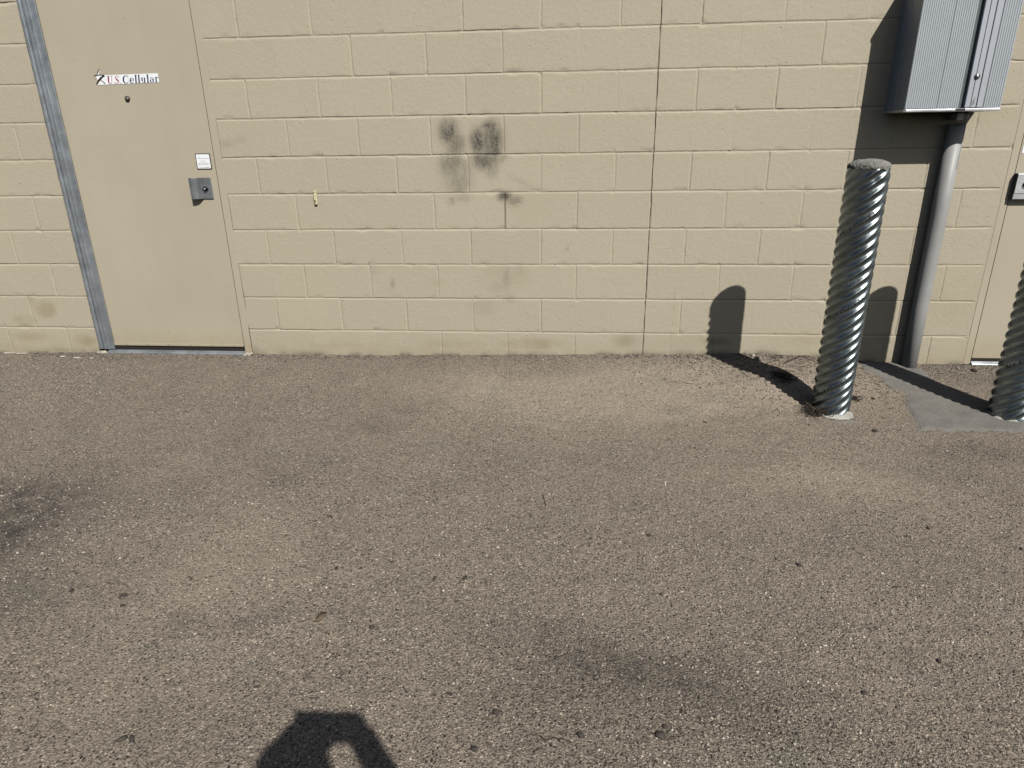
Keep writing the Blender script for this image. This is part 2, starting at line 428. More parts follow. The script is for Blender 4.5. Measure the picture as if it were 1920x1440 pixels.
# joints
wobz = .0016*(fbm(sx*7, np.round(sz/U)*3.1, 41)-.5)*2+.0007*(vn(sx*60, sz*0+np.round(sz/U), 43)-.5)*2
wobx = .0013*(fbm(sz*9, np.round(sx/U)*5.3, 51)-.5)*2+.0007*(vn(sz*70, np.round(sx/U), 53)-.5)*2
tz = sz-np.round(sz/U)*U; row = np.floor(sz/U+1e-9)
def groove(t, w_, D, e): return D*np.clip(1-(t/w_)**2, 0, 1)**.6
chip = fbm(sx*38, sz*38, 77, 2)
Dh = .0027*(.75+.5*vn(sx*2.3, np.round(sz/U)*7, 61))
dh = groove(tz, .0054*(.85+.4*vn(sx*25, np.round(sz/U)*3, 63)), Dh, .0022)
par = (row.astype(int) % 2)
kx = np.round((sx/U-par)/2)*2+par; tx = sx-kx*U
jr = hsh(kx, row, 91)
Dv = .0024*np.where(jr < .16, .12, .45+.75*jr)
dv = groove(tx, .0055, Dv, .0021)
# control joint at x = 0
tc = sx-.0016*(fbm(sz*22, sz*0, 99)-.5)*2
dcj = .006*sstep(0, 1, (.0026*(.45+1.0*vn(sz*34, sz*0, 17))-np.abs(tc))/.0012)
dep = np.maximum(np.maximum(dh, dv), dcj)
# joints fade out into the smooth bands beside the door frames
fade = 1-sstep(1.806, 1.818, sx)*(sx < 1.9)
dep = dep*np.where((sx < 1.9), fade, 1)
blk = hsh(kx+np.sign(tx), row, 5)
face = (blk-.5)*.0012+.0010*(fbm(sx*9, sz*9, 21)-.5)+.0005*(fbm(sx*45, sz*45, 23)-.5)
chips = np.where((dep > .0005) | (np.abs(tz) < .012), .0025*sstep(.66, .8, chip), 0)
yy = face+dep+chips
px_ = sx+wobx*(np.abs(tx) < .02); pz_ = sz+wobz*(np.abs(tz) < .02)
inop = np.zeros(sx.shape, bool)
for a, b, t in OP:
    onb = (sx >= a-.006) & (sx <= b+.006) & (sz < t+.01)
    px_ = np.where(onb, sx, px_)
    # rough ragged edge where the blocks meet the hinge strip
# stains
ST = np.zeros((sx.size, 3)); TO = np.ones((sx.size, 3)); TO[:, 1] = 0; TO[:, 2] = 0
TO[:, 0] = .975+.05*hsh(kx+np.sign(tx), row, 8)
def wb(px, py, rxp, ryp, amp, ch=0, pw=1.6, rot=0.):
    p = onY(px, py); rx = rxp*.0029; ry = ryp*.0027
    dx = sx-p[0]; dz = sz-p[2]; c, s_ = math.cos(rot), math.sin(rot)
    e = ((dx*c+dz*s_)/rx)**2+((-dx*s_+dz*c)/ry)**2
    ST[:, ch] = np.maximum(ST[:, ch], amp*np.exp(-e**pw))
wb(841, 248, 20, 26, .85); wb(854, 270, 19, 26, .62); wb(848, 310, 26, 26, .60); wb(860, 340, 28, 26, .42); wb(868, 318, 18, 24, .38)
wb(896, 266, 17, 28, .92); wb(924, 266, 20, 38, .95); wb(917, 236, 16, 10, .9); wb(908, 300, 26, 20, .85); wb(922, 315, 14, 20, .45); wb(938, 300, 16, 8, .4, rot=.6)
wb(946, 368, 14, 10, 1.0); wb(965, 376, 16, 10, .55); wb(848, 376, 8, 8, .4); wb(870, 372, 14, 9, .25)
wb(975, 340, 26, 6, .16, rot=-.5); wb(950, 522, 8, 26, .2); wb(930, 540, 14, 14, .1); wb(975, 505, 10, 12, .14); wb(734, 533, 3.5, 12, .6)
wb(1064, 465, 4, 4, .3); wb(420, 270, 20, 8, .22); wb(450, 262, 14, 8, .15); wb(402, 320, 8, 60, .25); wb(408, 440, 5, 90, .12); wb(480, 660, 8, 12, .4); wb(300, 652, 90, 3, .2)
wb(700, 505, 10, 14, .1); wb(905, 575, 30, 20, .12); wb(955, 560, 12, 10, .25); wb(120, 655, 60, 4, .4)
wb(1345, 640, 26, 8, .35); wb(1180, 640, 28, 18, .12)
wb(85, 580, 26, 22, .8, 1, 3); wb(45, 600, 30, 14, .55, 1, 3); wb(60, 560, 12, 16, .5, 1, 2); wb(160, 640, 30, 16, .9, 1); wb(60, 632, 60, 14, .6, 1)
wb(1000, 645, 70, 14, .75, 1, 2); wb(850, 645, 80, 14, .55, 1, 2); wb(1170, 640, 26, 16, .6, 1, 2); wb(1300, 640, 80, 16, .45, 1); wb(640, 648, 90, 12, .5, 1)
wb(950, 520, 60, 30, .28, 1); wb(1000, 380, 60, 40, .16, 1); wb(1100, 260, 200, 60, .10, 1); wb(820, 530, 14, 10, .3, 1); wb(1560, 640, 150, 20, .35, 1); wb(1790, 560, 60, 60, .2, 1); wb(1850, 205, 50, 30, .2, 1)
ST[:, 1] = np.maximum(ST[:, 1], .55*np.exp(-np.maximum(sz-.05, 0)/.07))
ST[:, 0] = np.maximum(ST[:, 0], .75*np.exp(-(np.maximum(sz-np.interp(sx, _kx, _kz), 0)/(.004+.016*fbm(sx*7, sx*0+2, 88)))**1.3)*sstep(.35, .65, fbm(sx*13, sz*4, 89)))
wb(832, 652, 14, 10, .9, 2); wb(858, 655, 10, 8, 1, 2); wb(750, 640, 20, 12, .5, 2); wb(1180, 662, 20, 4, 1, 2); wb(60, 628, 40, 20, .5, 2); wb(8, 654, 18, 6, 1.5, 2); wb(100, 656, 12, 4, 1, 2); wb(1340, 630, 10, 8, .7, 2)
wb(1850, 232, 6, 22, .5, 2); wb(760, 566, 10, 4, .8, 2); wb(545, 605, 8, 8, .6, 2)
TO[:, 1] = np.maximum(TO[:, 1], sstep(.002, .005, dcj)*.7)
wb_v = (sx-kx*U)
kk = (np.abs(sx+4*U) < .006) & (row == 4); TO[:, 1] = np.where(kk, .55, TO[:, 1])        # dirty open vertical joint below the small stain
TO[:, 1] = np.maximum(TO[:, 1], .12*sstep(.6, .75, fbm(sx*3, np.round(sz/U)*9, 71))*(dh > .003))
gapcrack = (sx > -2.436) & (sx < -2.430) & (sz < .45)
TO[:, 1] = np.where(gapcrack & (fbm(sz*30, sz*0, 4) > .45), .7, TO[:, 1])
wv = np.stack([px_, yy, pz_], 1)
xc = (xs[:-1]+xs[1:])/2; zc = (zs[:-1]+zs[1:])/2; XC, ZC = np.meshgrid(xc, zc)
kp = np.ones(XC.shape, bool)
for a, b, t in OP: kp &= ~((XC > a) & (XC < b) & (ZC < t))
me = grid('wall', wv, len(xs), len(zs), keep=kp, attrs={'stain': np.clip(ST, 0, 1), 'tone': TO})
# back and returns of the wall in the same mesh
wall = link('wall', me, MW, bld)
import bmesh
bm = bmesh.new(); bm.from_mesh(me)
def bmbox(x0, x1, y0, y1, z0, z1):
    v = [bm.verts.new((x, y, z)) for x in (x0, x1) for y in (y0, y1) for z in (z0, z1)]
    for f in [(0,1,3,2),(4,6,7,5),(0,4,5,1),(2,3,7,6),(0,2,6,4),(1,5,7,3)]: bm.faces.new([v[i] for i in f])
    for vv in v: vv[sl_t] = (1, 0, 0, 1); vv[sl_s] = (0, 0, 0, 1)
sl_t = bm.verts.layers.float_color['tone']; sl_s = bm.verts.layers.float_color['stain']
segs = [(XL, OP[0][0]), (OP[0][1], OP[1][0]), (OP[1][1], XR)]
for a, b in segs: bmbox(a, b, .017, .20, -.3, ZT)
for a, b, t in OP: bmbox(a, b, .017, .20, t, ZT)
for a, b in segs:      # thin returns at the openings
    bmbox(a, a+.003, .0012, .0165, -.3, ZT-.002); bmbox(b-.003, b, .0012, .0165, -.3, ZT-.002)
bmbox(XL-.005, XR+.005, -.03, .23, ZT, ZT+.06)
bmesh.ops.recalc_face_normals(bm, faces=bm.faces)
bm.to_mesh(me); bm.free()
me.polygons.foreach_set('use_smooth', np.ones(len(me.polygons), bool))
fl = np.array([len(p.vertices) and (max(me.vertices[v].co.y for v in p.vertices) > .0165) for p in me.polygons])
me.polygons.foreach_set('use_smooth', ~fl)

# ------------------------------------------------------------------ ribbons for lettering
def arc(cx, cy, rx, ry, a0, a1, n=14, thick=None):
    out = []
    for i in range(n+1):
        a = math.radians(a0+(a1-a0)*i/n)
        w_ = thick(a) if thick else .1
        out.append((cx+rx*math.cos(a), cy+ry*math.sin(a), w_))
    return out
def bod(lo, hi): return lambda a: lo+(hi-lo)*abs(math.cos(a))**1.5
def glyphs():
    T, H = .145, .05
    G = {}
    ser = lambda x, y, w_=.13: [(x-w_, y, H), (x+w_, y, H)]
    G['U'] = (.74, [[(.2,1,T*1.15),(.2,.35,T*1.15)], [(.60,1,H),(.60,.35,H)], arc(.40,.35,.2,.33,180,360,12,lambda a: H+.09*max(0,-math.cos(a))), ser(.2,.985), ser(.6,.985,.1)])
    G['S'] = (.60, [[(.47,.80,.03),(.38,.95,.05),(.26,.98,.06),(.14,.88,.07),(.12,.74,.10),(.22,.60,.15),(.36,.44,.17),(.47,.30,.13),(.46,.14,.08),(.34,.03,.05),(.22,.02,.04),(.1,.12,.03),(.08,.25,.03)], [(.49,1,.03),(.49,.72,.03)], [(.075,.28,.03),(.075,0,.03)]])
    G['.'] = (.20, [[(.06,.05,.1),(.15,.05,.1)]])
    G['C'] = (.80, [arc(.42,.5,.32,.48,48,312,22,lambda a: H+.13*max(0,-math.cos(a))), [(.66,.97,.035),(.66,.68,.03)], [(.66,.3,.03),(.60,.12,.05)]])
    G['e'] = (.58, [arc(.29,.33,.20,.32,0,318,20,lambda a: H+.10*max(0,-math.cos(a))+.04*max(0,math.cos(a))), [(.11,.36,H),(.49,.36,H)]])
    G['l'] = (.36, [[(.18,1.04,T*1.1),(.18,0,T*1.1)], ser(.18,.02), [(.07,1.02,H),(.2,1.02,H)]])
    G['u'] = (.66, [[(.17,.64,T),(.17,.2,T)], arc(.31,.18,.14,.16,180,350,8,lambda a: .05), [(.46,.64,T),(.46,0,T)], [(.06,.63,H),(.2,.63,H)], [(.35,.63,H),(.48,.63,H)], [(.46,.02,H),(.58,.02,H)]])
    G['a'] = (.60, [[(.42,.46,T),(.42,.08,T*.9),(.54,.03,.04)], arc(.28,.48,.15,.16,0,170,9,lambda a: .045), arc(.25,.17,.15,.16,90,360,10,lambda a: H+.08*max(0,-math.cos(a))), [(.25,.335,.04),(.42,.36,.04)], [(.13,.48,.11),(.16,.44,.1)]])
    G['r'] = (.46, [[(.17,.64,T),(.17,0,T)], [(.05,.63,H),(.2,.63,H)], ser(.17,.02), [(.2,.46,.04),(.27,.6,.05),(.36,.63,.09),(.41,.55,.11)]])
    G['I'] = (.30, [[(.15,0,.11),(.15,1,.11)]])
    G['O'] = (.95, [arc(.46,.5,.36,.46,0,360,26,lambda a: .11)])
    G['N'] = (.75, [[(.12,0,.11),(.12,1,.11)], [(.12,1,.12),(.6,0,.12)], [(.6,0,.11),(.6,1,.11)]])
    G['T'] = (.66, [[(.05,.95,.1),(.6,.95,.1)], [(.33,0,.11),(.33,.95,.11)]])
    G['R'] = (.70, [[(.12,0,.11),(.12,1,.11)], [(.12,.95,.1),(.4,.95,.1)]+arc(.4,.73,.18,.22,80,-90,8,lambda a: .1)+[(.12,.5,.1)], [(.35,.5,.11),(.6,0,.11)]])
    G['H'] = (.74, [[(.12,0,.11),(.12,1,.11)], [(.6,0,.11),(.6,1,.11)], [(.12,.5,.1),(.6,.5,.1)]])
    G['f'] = (.42, [[(.18,-.2,.09),(.18,.85,.09),(.34,1.0,.08)], [(.04,.6,.08),(.34,.6,.08)]])
    G['t'] = (.42, [[(.18,.9,.09),(.18,.1,.09),(.32,0,.08)], [(.04,.6,.08),(.34,.6,.08)]])
    G['E'] = (.62, [[(.12,0,.11),(.12,1,.11)], [(.12,.95,.1),(.5,.95,.1)], [(.12,.5,.1),(.45,.5,.1)], [(.12,.05,.1),(.5,.05,.1)]])
    G['c'] = (.62, [arc(.34,.5,.26,.46,50,310,14,lambda a: .1)])
    G['Y'] = (.62, [[(.05,1,.1),(.3,.5,.1),(.55,1,.1)], [(.3,.5,.1),(.3,0,.1)]])
    G['W'] = (.95, [[(.05,1,.1),(.25,0,.1),(.45,.8,.09),(.65,0,.1),(.85,1,.1)]])
    G['&'] = (.75, [[(.62,.05,.1),(.2,.7,.1),(.25,.92,.1),(.42,.9,.1),(.4,.7,.1),(.12,.35,.1),(.15,.08,.1),(.4,.05,.1),(.62,.4,.09)]])
    G['A'] = (.70, [[(.05,0,.1),(.33,1,.1),(.62,0,.1)], [(.16,.35,.09),(.5,.35,.09)]])
    G['L'] = (.55, [[(.12,1,.11),(.12,0,.11)], [(.12,.05,.1),(.48,.05,.1)]])
    G[' '] = (.4, [])
    return G
GL = glyphs()
def ribbon(mb, pts, fn, sub=0, th=0.):
    P = [pts[0]]
    for a, b in zip(pts[:-1], pts[1:]):
        L = math.hypot(b[0]-a[0], b[1]-a[1]); k = max(1, int(L/sub)) if sub else 1
        for i in range(1, k+1):
            t = i/k; P.append(tuple(a[j]+(b[j]-a[j])*t for j in range(3)))
    vs = []
    for i, p in enumerate(P):
        a = P[max(i-1, 0)]; b = P[min(i+1, len(P)-1)]
        dx, dy = b[0]-a[0], b[1]-a[1]; L = math.hypot(dx, dy) or 1
        nx, ny = -dy/L*p[2]/2, dx/L*p[2]/2
        vs += [fn(p[0]+nx, p[1]+ny), fn(p[0]-nx, p[1]-ny)]
    mb.add(vs, [(2*i, 2*i+1, 2*i+3, 2*i+2) for i in range(len(P)-1)])
def write(mb, text, fn, x=0., sub=0, tr=0.):
    for ch in text:
        w_, ss = GL[ch]
        for s_ in ss: ribbon(mb, [(p[0]+x, p[1], p[2]) for p in s_], fn, sub)
        x += w_+tr
    return x

# ------------------------------------------------------------------ left steel door
door = MB(); door.box(-3.352, -2.4855, .003, .047, .090, 2.125)
dr = door.build('steel_door', MD, bld, .0012)
dr['label'] = 'wide flat tan steel door with a galvanised hinge strip on its left'
sweep = MB(); sweep.box(-3.350, -2.487, -.0045, .0025, .0905, .106)
so_ = sweep.build('door_sweep', MFR, dr, .0012)
MSCR = m_plain('screw steel', (.14,.12,.10), .5, .6)
for px in (239, 278, 318, 358, 399, 440):
    p = onY(px, 650.5, -.004); scr = MB()
    scr.tube([(p[0], -.0046, .0985), (p[0], -.0064, .0985)], .0028, 8)
    scr.build('screw', MSCR, so_)
fr = MB()
fr.box(-2.4800, -2.4362, -.0015, .10, .045, 2.17)
fr.box(-3.45, -2.482, -.0012, .10, 2.131, 2.171)
f_ = fr.build('door_frame', MFR, bld, .0015); 
bk = MB(); bk.box(-3.459, -2.437, .1005, .106, .03, 2.19); bk.box(-3.400, -2.483, .0045, .06, .03, .0895); bk.box(-3.4592,-3.4530,.012,.1,.03,2.17); bk.box(-2.4853,-2.4802,.006,.1,.05,2.12)
bk.build('gap_shade_backing', MDARK, bld)  # black boxes stand in for the shade inside the door gaps
caul = MB(); n_ = 140; vs = []
for i in range(n_+1):
    z = .05+2.1*i/n_; wv_ = .0020+.0058*float(fbm(z*23, 3.3, 19))**1.3
    vs += [(-3.4545-wv_, -.0012, z), (-3.4520, -.0012, z)]
caul.add(vs, [(2*i, 2*i+1, 2*i+3, 2*i+2) for i in range(n_)]); caul.build('sealant_gap', m_plain('dirty sealant', (.05,.042,.032), .9, 0, .5, 30), bld)
hs = MB()
prof = [(-3.4525,.02),(-3.4525,-.0065),(-3.450,-.0085),(-3.4385,-.0090),(-3.4365,-.0105),(-3.4345,-.0090),(-3.4265,-.0085),(-3.4250,.0000),(-3.4195,.0000),
        (-3.4180,-.0095),(-3.4145,-.0120),(-3.4000,-.0105),(-3.3885,-.0110),(-3.3860,-.0135),(-3.3838,-.0112),(-3.3700,-.0100),(-3.3500,-.0100),(-3.3465,-.0092),(-3.3462,-.0035),(-3.3530,-.003),(-3.3530,.02)]
hs.prism(prof, .066, 2.128)
hh = fix_normals(hs.build('hinge_strip', MHG, dr, .0005, 1)); hh['label'] = 'full height galvanised hinge strip'
th = MB(); th.prism([(0,0),(1,0)], 0, 0) if False else None
tp = [(-.022,.030),(-.022,.0470),(-.017,.0530),(-.006,.0550),(-.005,.0600),(.004,.0605),(.004,.030)]
vs = [(-3.395, y, z) for y, z in tp]+[(-2.476, y, z) for y, z in tp]; n = len(tp)
th.add(vs, [(i, (i+1) % n, n+(i+1) % n, n+i) for i in range(n)]+[tuple(range(n)), tuple(range(n, 2*n))])
fix_normals(th.build('threshold', MSILL, bld, .001))
# cement fillet lumps at the frame feet
MMO = m_concrete('pale mortar', (.30,.27,.22), (.50,.46,.38), .95, .004, 150)
fm = MB()
for (x, y, z, r) in [(-2.462,-.012,.048,.016),(-2.449,-.020,.045,.014),(-2.437,-.010,.05,.013),(-2.474,-.022,.043,.010),(-3.42,-.012,.045,.016),(-3.44,-.01,.045,.014),(-3.46,-.012,.046,.011)]:
    vs = []; N = 10
    for i in range(6):
        ph = math.pi*i/10
        for k in range(N):
            q = 2*math.pi*k/N; rr = r*math.cos(ph)*(1+.35*(random.random()-.5))
            vs.append((x+rr*math.cos(q), y+rr*math.sin(q), z+r*.9*math.sin(ph)*(1+.2*random.random())-.004))
    fm.add(vs, [(i*N+k, i*N+(k+1) % N, (i+1)*N+(k+1) % N, (i+1)*N+k) for i in range(5) for k in range(N)]+[tuple(5*N+k for k in range(N))], True)
    if x in (-2.474, -3.46): fm.build('mortar_fillet', MMO, bld); fm = MB()


# vinyl lettering strip
yS = .0015
def S_(px, py): p = onY(px, py, yS); return (p[0], p[2])
c0 = S_(183, 159.5); c1 = S_(196, 140.8); c2 = S_(296.0, 137.3); c3 = S_(298.3, 154.6)
stk = MB(); stk.add([(c0[0], yS, c0[1]), (c3[0], yS, c3[1]), (c2[0], yS, c2[1]), (c1[0], yS, c1[1])], [(0,1,2,3)])
stk.add([(a[0], yS, a[1]) for a in (S_(179,143.5), S_(183.5,142.2), S_(186.5,140.5), S_(196,140.8), S_(185,152), S_(183,150))], [(0,5,4,3,2,1)])
stk.add([(a[0], yS, a[1]) for a in (S_(181.5,142), S_(185.5,130.5), S_(188.0,129), S_(184.8,142))], [(0,3,2,1)])
sticker = stk.build('lettered_decal', MWHITE, dr); sticker['label'] = 'white vinyl decal reading U.S. Cellular'
sol = sticker.modifiers.new('s', 'SOLIDIFY'); sol.thickness = .0006; sol.offset = 0
base0 = np.array(S_(201, 158.0)); base1 = np.array(S_(297.5, 153.8)); top0 = np.array(S_(200, 142.6)); top1 = np.array(S_(296, 139.0))
tot = .74+.2+.6+.2; wc = sum(GL[c][0] for c in 'Cellular')
def fx(u, v, y_=yS-.0009):
    b = base0+(base1-base0)*u; t = top0+(top1-top0)*u; p = b+(t-b)*v
    return (p[0], y_, p[1])
xe = (230-201)/(297.5-201)
m1 = MB(); write(m1, 'U.S.', lambda x, v: fx(x*xe/1.86, v)); m1.build('red_lettering', MRED, sticker)
m2 = MB(); write(m2, 'Cellular', lambda x, v: fx(xe+.005+x*(1-xe)/wc, v*.98)); m2.build('navy_lettering', MNAVY, sticker)
m3 = MB()
def pl(*q): return [(*S_(a, b), w_) for a, b, w_ in q]
for st_ in (pl((181,158,.004),(184,152,.006),(189,146,.008),(196,141.6,.009)), pl((176,142,.003),(182,141.5,.004),(189,140.6,.004),(196,141.8,.005)),
            pl((181.5,142,.003),(184,134,.005),(187,129.5,.003)), pl((187,148,.003),(193,153,.004),(197.5,157,.006)), pl((184,153,.003),(188,148,.003))):
    ribbon(m3, st_, lambda x, z: (x, yS-.0011, z))
m3.build('star_emblem', MINK, sticker)

# old lock cylinder, keypad notice, lock guard
p = onY(239, 185, 0)
lk = MB(); lk.tube([(p[0], .004, p[2]), (p[0], -.004, p[2])], [.0145, .0140], 20); rim = lk.build('lock_cylinder', m_plain('tarnished brass', (.07,.06,.05), .6, .5), dr)
lk2 = MB(); lk2.tube([(p[0], -.003, p[2]), (p[0], -.0065, p[2])], [.0085, .0080], 16); lk2.build('key_face', m_plain('worn nickel', (.16,.15,.135), .6, .5), rim)
def sx4(*q): return [onY(a, b, .002) for a, b in q]
A = sx4((365.5,287.7), (393.5,287.7), (397.8,317.2), (370.3,317.5))
def quad(A, ins, y0, y1):
    c = sum(A)/4; B = [c+(a-c)*(1-ins) for a in A]
    return B
def plate(name, A, ins, y0, y1, m, par, r=.004):
    B = quad(A, ins, 0, 0); mb = MB()
    x0 = (B[0][0]+B[3][0])/2; x1 = (B[1][0]+B[2][0])/2; z0 = (B[3][2]+B[2][2])/2; z1 = (B[0][2]+B[1][2])/2
    pts = []
    for cx, cz, a0 in ((x1-r, z1-r, 0), (x0+r, z1-r, 90), (x0+r, z0+r, 180), (x1-r, z0+r, 270)):
        for i in range(5):
            a = math.radians(a0+i*22.5); pts.append((cx+r*math.cos(a), cz+r*math.sin(a)))
    n = len(pts)
    mb.add([(x, y0, z) for x, z in pts]+[(x, y1, z) for x, z in pts], [tuple(range(n)), tuple(range(n, 2*n))[::-1]]+[(i, n+i, n+(i+1) % n, (i+1) % n) for i in range(n)])
    return fix_normals(mb.build(name, m, par)), (x0, x1, z0, z1)
nt0, _ = plate('notice_sticker', A, 0, -.0002, .0026, MINK, dr, .006)
nt0['label'] = 'small white security notice sticker with black rim'
fp, (ax0, ax1, az0, az1) = plate('notice_face', A, .10, -.0008, .001, MWHITE, nt0, .005)
mm = MB()
W_, H_ = ax1-ax0, az1-az0
def nf(x, v): return (x, -.0013, v)
sc = W_*.115; t0 = ax0+W_*.30
write(mm, 'T & W', lambda x, v: nf(t0+x*sc*1.0*.9, az0+H_*.43+v*H_*.13))
sc2 = W_*.86/sum(GL[c][0] for c in 'SEcURITY')
write(mm, 'SEcURITY', lambda x, v: nf(ax0+W_*.07+x*sc2, az0+H_*.25+v*H_*.13))
for y_, a, b, t in ((.70,.04,.96,.016),(.06,.1,.45,.02),(.07,.5,.9,.03),(.82,.15,.3,.012)):
    ribbon(mm, [(ax0+W_*a, az0+H_*y_, H_*t), (ax0+W_*b, az0+H_*y_, H_*t)], nf)
mm.build('notice_lettering', MGREYP, nt0)
# latch guard
gA = onY(374, 333, -.004); gB = onY(400.5, 372.5, -.004); x1 = gB[0]; xm = gA[0]; z1 = onY(390, 333, -.004)[2]; z0 = gB[2]
g = MB()
pr_ = [(x1, .001), (x1, -.0025), (x1-.002, -.0045), (xm+.004, -.0045), (xm-.012, -.0270), (xm-.016, -.030), (xm-.037, -.036), (xm-.052, -.0355), (xm-.055, -.030), (xm-.0545, -.026),
       (xm-.052, -.0315), (xm-.037, -.0325), (xm-.018, -.0268), (xm-.014, -.0245), (xm+.003, -.001), (xm+.003, .001)]
g.prism([(a+0., b) for a, b in pr_], z0, z1)
gu = fix_normals(g.build('latch_guard', MLG, dr, .0012)); gu['label'] = 'bent galvanised steel latch guard'
cp = onY(385.5, 354.5, -.006)
kn = MB(); kn.tube([(cp[0], -.002, cp[2]), (cp[0], -.008, cp[2]), (cp[0]-.001, -.016, cp[2]), (cp[0]-.001, -.0185, cp[2])], [.0150, .0148, .0135, .0115], 24)
kc = kn.build('lock_cylinder', m_plain('black lock steel', (.02,.022,.025), .25, .8), gu)
k2 = MB(); k2.tube([(cp[0]-.001, -.0186, cp[2]), (cp[0]-.001, -.0195, cp[2])], .0065, 16); k2.build('keyway', MLG, gu)

# ------------------------------------------------------------------ right steel door
d2 = MB(); d2.box(1.8715, 2.787, .003, .047, .075, 2.125)
drr = d2.build('steel_door', MD, bld, .0012); drr['label'] = 'right hand tan steel door partly hidden behind the bollard'
f2 = MB(); f2.box(1.8293, 1.8665, -.0015, .10, .04, 2.17); f2.box(2.792, 2.8595, -.0015, .10, .04, 2.17); f2.box(1.867, 2.7915, -.0012, .10, 2.131, 2.171)
f2.build('door_frame', MFR, bld, .0015)
b2 = MB(); b2.box(1.8295, 2.859, .1005, .106, .03, 2.19); b2.box(1.868, 2.79, .0045, .06, .03, .0745); b2.box(1.8667,1.8712,.012,.1,.04,2.12)
b2.build('gap_shade_backing', MDARK, bld)  # same black filling in place of shade around the right door
t2_ = MB(); n = len(tp); vs = [(1.868, y, z-.004) for y, z in tp]+[(2.79, y, z-.004) for y, z in tp]
t2_.add(vs, [(i, (i+1) % n, n+(i+1) % n, n+i) for i in range(n)]+[tuple(range(n)), tuple(range(n, 2*n))])
fix_normals(t2_.build('threshold', MSILL, bld, .001))
q0 = onY(1908, 329, -.034); q1 = onY(1902.5, 362, -.034); xg = (q0[0]+q1[0])/2; zt, zb = q0[2], q1[2]
zl = onY(1905, 373.5, -.030)[2]
g2 = MB()
pz = [(-.001, zt+.012), (-.030, zt+.012), (-.036, zt+.006), (-.036, zb), (-.033, zb-.005), (-.031, zl), (-.027, zl), (-.029, zb-.002), (-.032, zb+.003), (-.032, zt+.003), (-.028, zt+.008), (-.001, zt+.008)]
n = len(pz); vs = [(xg, y, z) for y, z in pz]+[(xg+.15, y, z) for y, z in pz]
g2.add(vs, [(i, (i+1) % n, n+(i+1) % n, n+i) for i in range(n)]+[tuple(range(n)), tuple(range(n, 2*n))])
gg = fix_normals(g2.build('latch_guard', m_galv('bright lock plate', (.62,.65,.68), .38, .6), drr, .001)); gg['label'] = 'pale steel latch guard standing off the right door'
cp = onY(1922, 345.5, -.036)
kn = MB(); kn.tube([(cp[0]+.004, -.030, cp[2]), (cp[0]+.004, -.046, cp[2])], [.0155, .0135], 24); kn.build('lock_cylinder', m_plain('black lock steel', (.02,.022,.025), .25, .8), gg)
q = onY(1915.5, 287.5, .002)
s2 = MB(); s2.box(q[0], q[0]+.09, .0012, .0034, q[2], q[2]+.07); ss_ = s2.build('notice_sticker', MWHITE, drr); ss_['label'] = 'white notice sticker at the photo edge'

# ------------------------------------------------------------------ small ivory bracket on the wall
pt = onY(589, 357.5, -.012); pb = onY(592.5, 384, -.012)
brz = (pt[2]+pb[2])/2; xb = (pt[0]+pb[0])/2
wbr = empty('wall_clip', (xb, 0, brz)); tag(wbr, 'small ivory plastic clip screwed to the block wall beside the left door', 'clip')
hz = (pt[2]-pb[2])/2
b = MB(); b.prism([(xb-.009,.0),(xb-.009,-.0085),(xb-.006,-.0125),(xb+.006,-.0125),(xb+.009,-.0085),(xb+.009,.0)], brz-hz, brz+hz)
b.box(xb-.0045, xb+.0045, -.0195, -.0127, brz-hz*.35, brz+hz*.5)
fix_normals(b.build('clip_body', MIVORY, wbr, .001))
for z in (brz+hz*.78, brz-hz*.62, brz-hz*.88):
    b = MB(); b.tube([(xb-.001, -.0122, z), (xb-.001, -.0138, z)], .0028, 10); b.build('screw', MTWIG, wbr)

# ------------------------------------------------------------------ utility cabinet
bx0, bx1, bd = 1.163, 1.604, .222
bz0, bz1 = 1.404, 1.990
cab = empty('utility_cabinet', ((bx0+bx1)/2, 0, bz0)); tag(cab, 'tall pale grey ribbed metal utility cabinet mounted high on the block wall', 'cabinet')
b = MB(); b.box(bx0+.002, bx1-.002, -bd+.016, -.004, bz0+.001, bz1-.012)
b.box(bx0, bx0+.0025, -.105, -.0045, bz0+.003, bz1-.014)
b.build('cabinet_body', MBOX, cab, .003)
b = MB(); b.box(bx0+.03, bx1-.03, -.0038, .004, bz0+.05, bz1-.05); b.build('mounting_plate', MLG, cab)
def rib_panel(xa, xb, pitch=.0098, dep_=.0022):
    prof = []; n = int(round((xb-xa)/pitch)); p_ = (xb-xa)/n
    for i in range(n):
        x = xa+i*p_
        for t, d in ((0,0),(.14,.35),(.3,.92),(.45,1),(.6,.92),(.76,.35),(.9,0)): prof.append((x+t*p_, -bd-d*dep_+.002))
    prof.append((xb, -bd+.002))
    return prof
def panel(xa, xb, z0, z1, ribs=True):
    pr = rib_panel(xa, xb)
    pr = [(xa, -bd+.0155)]+pr+[(xb, -bd+.0155)]
    m = MB(); m.prism(pr, z0, z1); return m
o = fix_normals(panel(bx0+.0015, 1.3095, bz0+.004, bz1-.014).build('ribbed_panel', MBOX, cab))
o = fix_normals(panel(1.3115, 1.4085, bz0+.004, bz1-.014).build('ribbed_panel', MBOX, cab))
o = fix_normals(panel(1.522, bx1-.0015, bz0+.004, bz1-.014).build('ribbed_panel', MBOX, cab))
b = MB(); b.box(1.409, 1.434, -bd+.010, -bd+.0155, bz0+.004, bz1-.014); b.build('channel_recess', m_plain('channel shade grey', (.10,.125,.13), .5, .3), cab)
